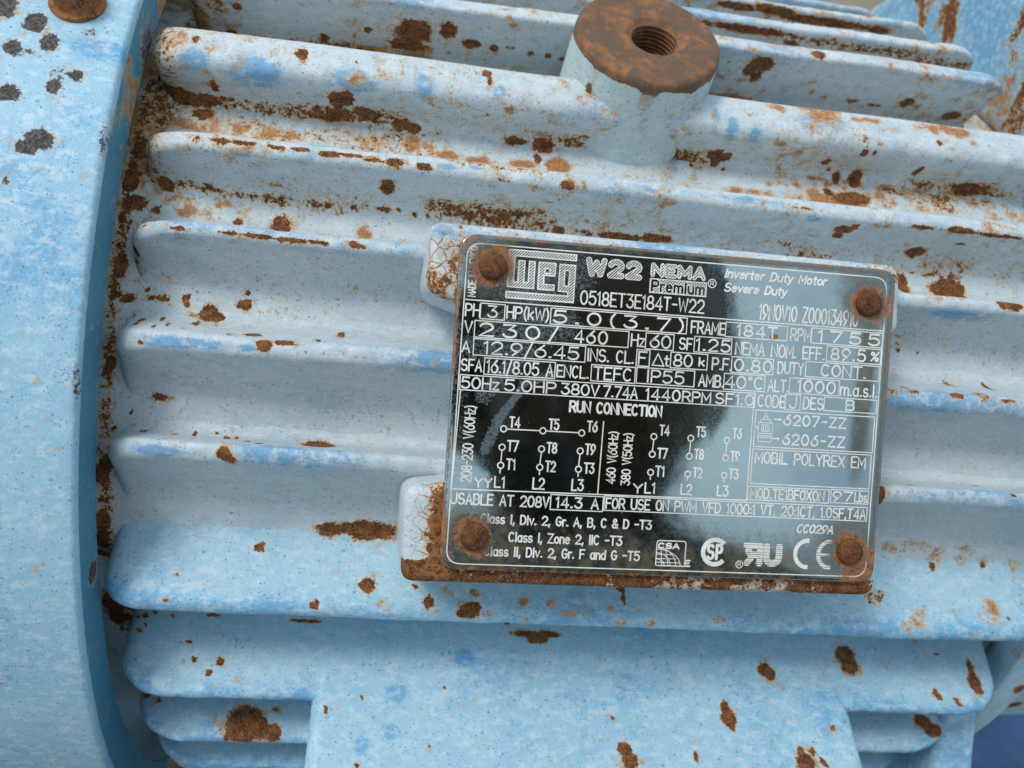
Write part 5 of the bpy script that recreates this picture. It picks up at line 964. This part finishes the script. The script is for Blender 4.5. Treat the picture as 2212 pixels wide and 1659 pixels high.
for x0, x1, z in ((-220, -140, -140.0), (119.6, 126.5, -146.2)):
    for y in (76, -76): part('cradle_block', [(x0, x1, y-19, y+19, 12.2, z-GZ)], M_BASE)

# ------------------------------------------------------------------ the photographer, seen only as a dark shape in the polished plate
def w(x, y, z): return (x, y, z)
person = bpy.data.objects.new('person', None); COL.objects.link(person); person.location = (.097, -.575, GZ*MM)
tag(person, 'kneeling person in a black jacket holding a compact camera, reflected dark in the data plate', 'person')
def skin(name, joints, edges, root, mat, parent, levels=2):
    """joints: name -> (x,y,z,rx,ry) in metres relative to the parent"""
    names = list(joints); idx = {n: i for i, n in enumerate(names)}
    me = bpy.data.meshes.new(name); me.from_pydata([joints[n][:3] for n in names], [(idx[a], idx[b]) for a, b in edges], [])
    o = link(name, me, parent, mat); md = o.modifiers.new('skin', 'SKIN'); md.use_smooth_shade = True
    for n in names:
        sv = me.skin_vertices[0].data[idx[n]]; sv.radius = joints[n][3:5]; sv.use_root = (n == root)
    s = o.modifiers.new('sub', 'SUBSURF'); s.levels = levels; s.render_levels = levels
    return o
# kneeling and leaning over the motor; ground level is z = 0 here
J = {'pelvis': (0, -.30, .42, .17, .13), 'belly': (0, -.14, .50, .17, .12), 'chest': (0, .02, .58, .18, .12), 'upper': (0, .13, .65, .14, .10), 'neck': (0, .225, .685, .058, .058), 'skull0': (0, .26, .70, .060, .062)}
Ed = [('pelvis', 'belly'), ('belly', 'chest'), ('chest', 'upper'), ('upper', 'neck'), ('neck', 'skull0')]
HX, HY, HZ = -.1545, .418, .532         # the camera, relative to the figure
for sd, nm in ((-1, 'l'), (1, 'r')):
    J.update({nm+'sh': (sd*.18, .13, .635, .068, .068), nm+'el': ((-.27, .10)[sd > 0], (.24, .26)[sd > 0], (.47, .44)[sd > 0], .050, .050), nm+'wr': (HX+sd*.085, HY-.085, HZ-.02, .030, .026), nm+'palm': (HX+sd*.064, HY-.028, HZ-.005, .034, .020),
              nm+'hip': (sd*.10, -.28, .38, .10, .095), nm+'kn': (sd*.17, -.03, .075, .070, .068), nm+'an': (sd*.13, -.44, .055, .045, .042), nm+'toe': (sd*.13, -.56, .035, .042, .030)})
    Ed += [('upper', nm+'sh'), (nm+'sh', nm+'el'), (nm+'el', nm+'wr'), (nm+'wr', nm+'palm'), ('pelvis', nm+'hip'), (nm+'hip', nm+'kn'), (nm+'kn', nm+'an'), (nm+'an', nm+'toe')]
body = skin('body', J, Ed, 'pelvis', M_JACKET, person)
for sd in (-1, 1):
    for k, (dz, ln) in enumerate(((.026, .052), (.009, .058), (-.008, .055), (-.024, .044))):
        p = (HX+sd*.062, HY-.020, HZ+dz)
        Fj = {'a': (*p, .010, .010), 'b': (p[0]+sd*.004, p[1]+ln*.55, p[2], .0092, .0092), 'c': (p[0]-sd*.012, p[1]+ln*.80, p[2], .0085, .0085), 'd': (p[0]-sd*.026, p[1]+ln*.82, p[2]-.002, .0078, .0078)}
        skin('finger', Fj, [('a', 'b'), ('b', 'c'), ('c', 'd')], 'a', M_SKIN, person, 1)
    skin('thumb', {'a': (HX+sd*.058, HY-.040, HZ-.010, .012, .012), 'b': (HX+sd*.040, HY-.022, HZ-.024, .0105, .0105), 'c': (HX+sd*.022, HY-.014, HZ-.022, .009, .009)}, [('a', 'b'), ('b', 'c')], 'a', M_SKIN, person, 1)
def ovoid(name, c, rad, mat, parent, cut=None, shape=None):
    """ovoid about c; axes: x, the face direction and the crown direction of the bowed head"""
    up_ = np.array([0, math.sin(TILT), math.cos(TILT)]); fr = np.array([0, math.cos(TILT), -math.sin(TILT)]); ex = np.array([1., 0, 0])
    u = np.linspace(-math.pi/2, math.pi/2, 33); v = np.linspace(0, 2*math.pi, 48, endpoint=False); U, Vv = np.meshgrid(u, v, indexing='ij')
    X, Y, Z = np.cos(U)*np.cos(Vv), np.cos(U)*np.sin(Vv), np.sin(U)
    taper = np.where(Z < 0, 1-.26*(-Z)**1.6, 1.0); X = X*taper; Y = Y*(1-.12*np.clip(-Z, 0, 1))
    if shape: X, Y, Z = shape(X, Y, Z)
    P = np.array(c)+(X*rad[0])[..., None]*ex+(Y*rad[1])[..., None]*fr+(Z*rad[2])[..., None]*up_
    return mesh_np(name, P.reshape(-1, 3)*1000, gridfaces(33, 48, True), parent, mat)
HC = (-.004, .326, .734)
def facef(X, Y, Z):
    Y = Y+.16*np.exp(-(X/.16)**2-((Z+.10)/.20)**2)*(Y > 0)-.10*np.exp(-((np.abs(X)-.38)/.20)**2-((Z-.10)/.13)**2)*(Y > 0)+.05*np.exp(-(X/.3)**2-((Z+.45)/.10)**2)*(Y > 0)
    return X, Y, Z
face = ovoid('head', HC, (.084, .100, .122), M_SKIN, person, shape=facef)
for sd in (-1, 1): ovoid('ear', (sd*.086-.004, .326, .732), (.012, .022, .032), M_SKIN, face)
def hairf(X, Y, Z):
    return X, np.where(Y > 0, Y*np.clip(.25+.9*np.clip(Z, 0, 1), .1, 1), Y), np.where(Z < 0, Z*.75, Z)
ovoid('hair', (-.004, .320, .744), (.108, .112, .134), M_HAIR, person, shape=hairf)
# the camera in the hands: its lens ends just behind the viewpoint
cobj = bpy.data.objects.new('compact_camera', None); COL.objects.link(cobj); cobj.matrix_world = cam.matrix_world.copy()
tag(cobj, 'black compact camera held in both hands of the kneeling person', 'camera')
def cpart(name, build, mat):
    bm = bmesh.new(); build(bm); me = bpy.data.meshes.new(name); bm.to_mesh(me); bm.free(); return link(name, me, cobj, mat)
def cbody(bm):
    bx(bm, -50, 50, -30, 30, 26, 50); bmesh.ops.bevel(bm, geom=bm.edges[:], offset=5*MM, segments=3, affect='EDGES')
cpart('camera_body', cbody, M_BLACK)
def clens(bm):
    prev = None
    for z, r in ((26, 24), (17, 24), (17, 21), (6, 21), (6, 17), (9, 12), (9, .1)):
        ring = [bm.verts.new((r*math.cos(a)*MM, r*math.sin(a)*MM, z*MM)) for a in np.linspace(0, 2*math.pi, 40, endpoint=False)]
        if prev:
            for i in range(40): bm.faces.new((prev[i], prev[(i+1) % 40], ring[(i+1) % 40], ring[i]))
        prev = ring
cpart('lens_barrel', clens, M_BLACK)
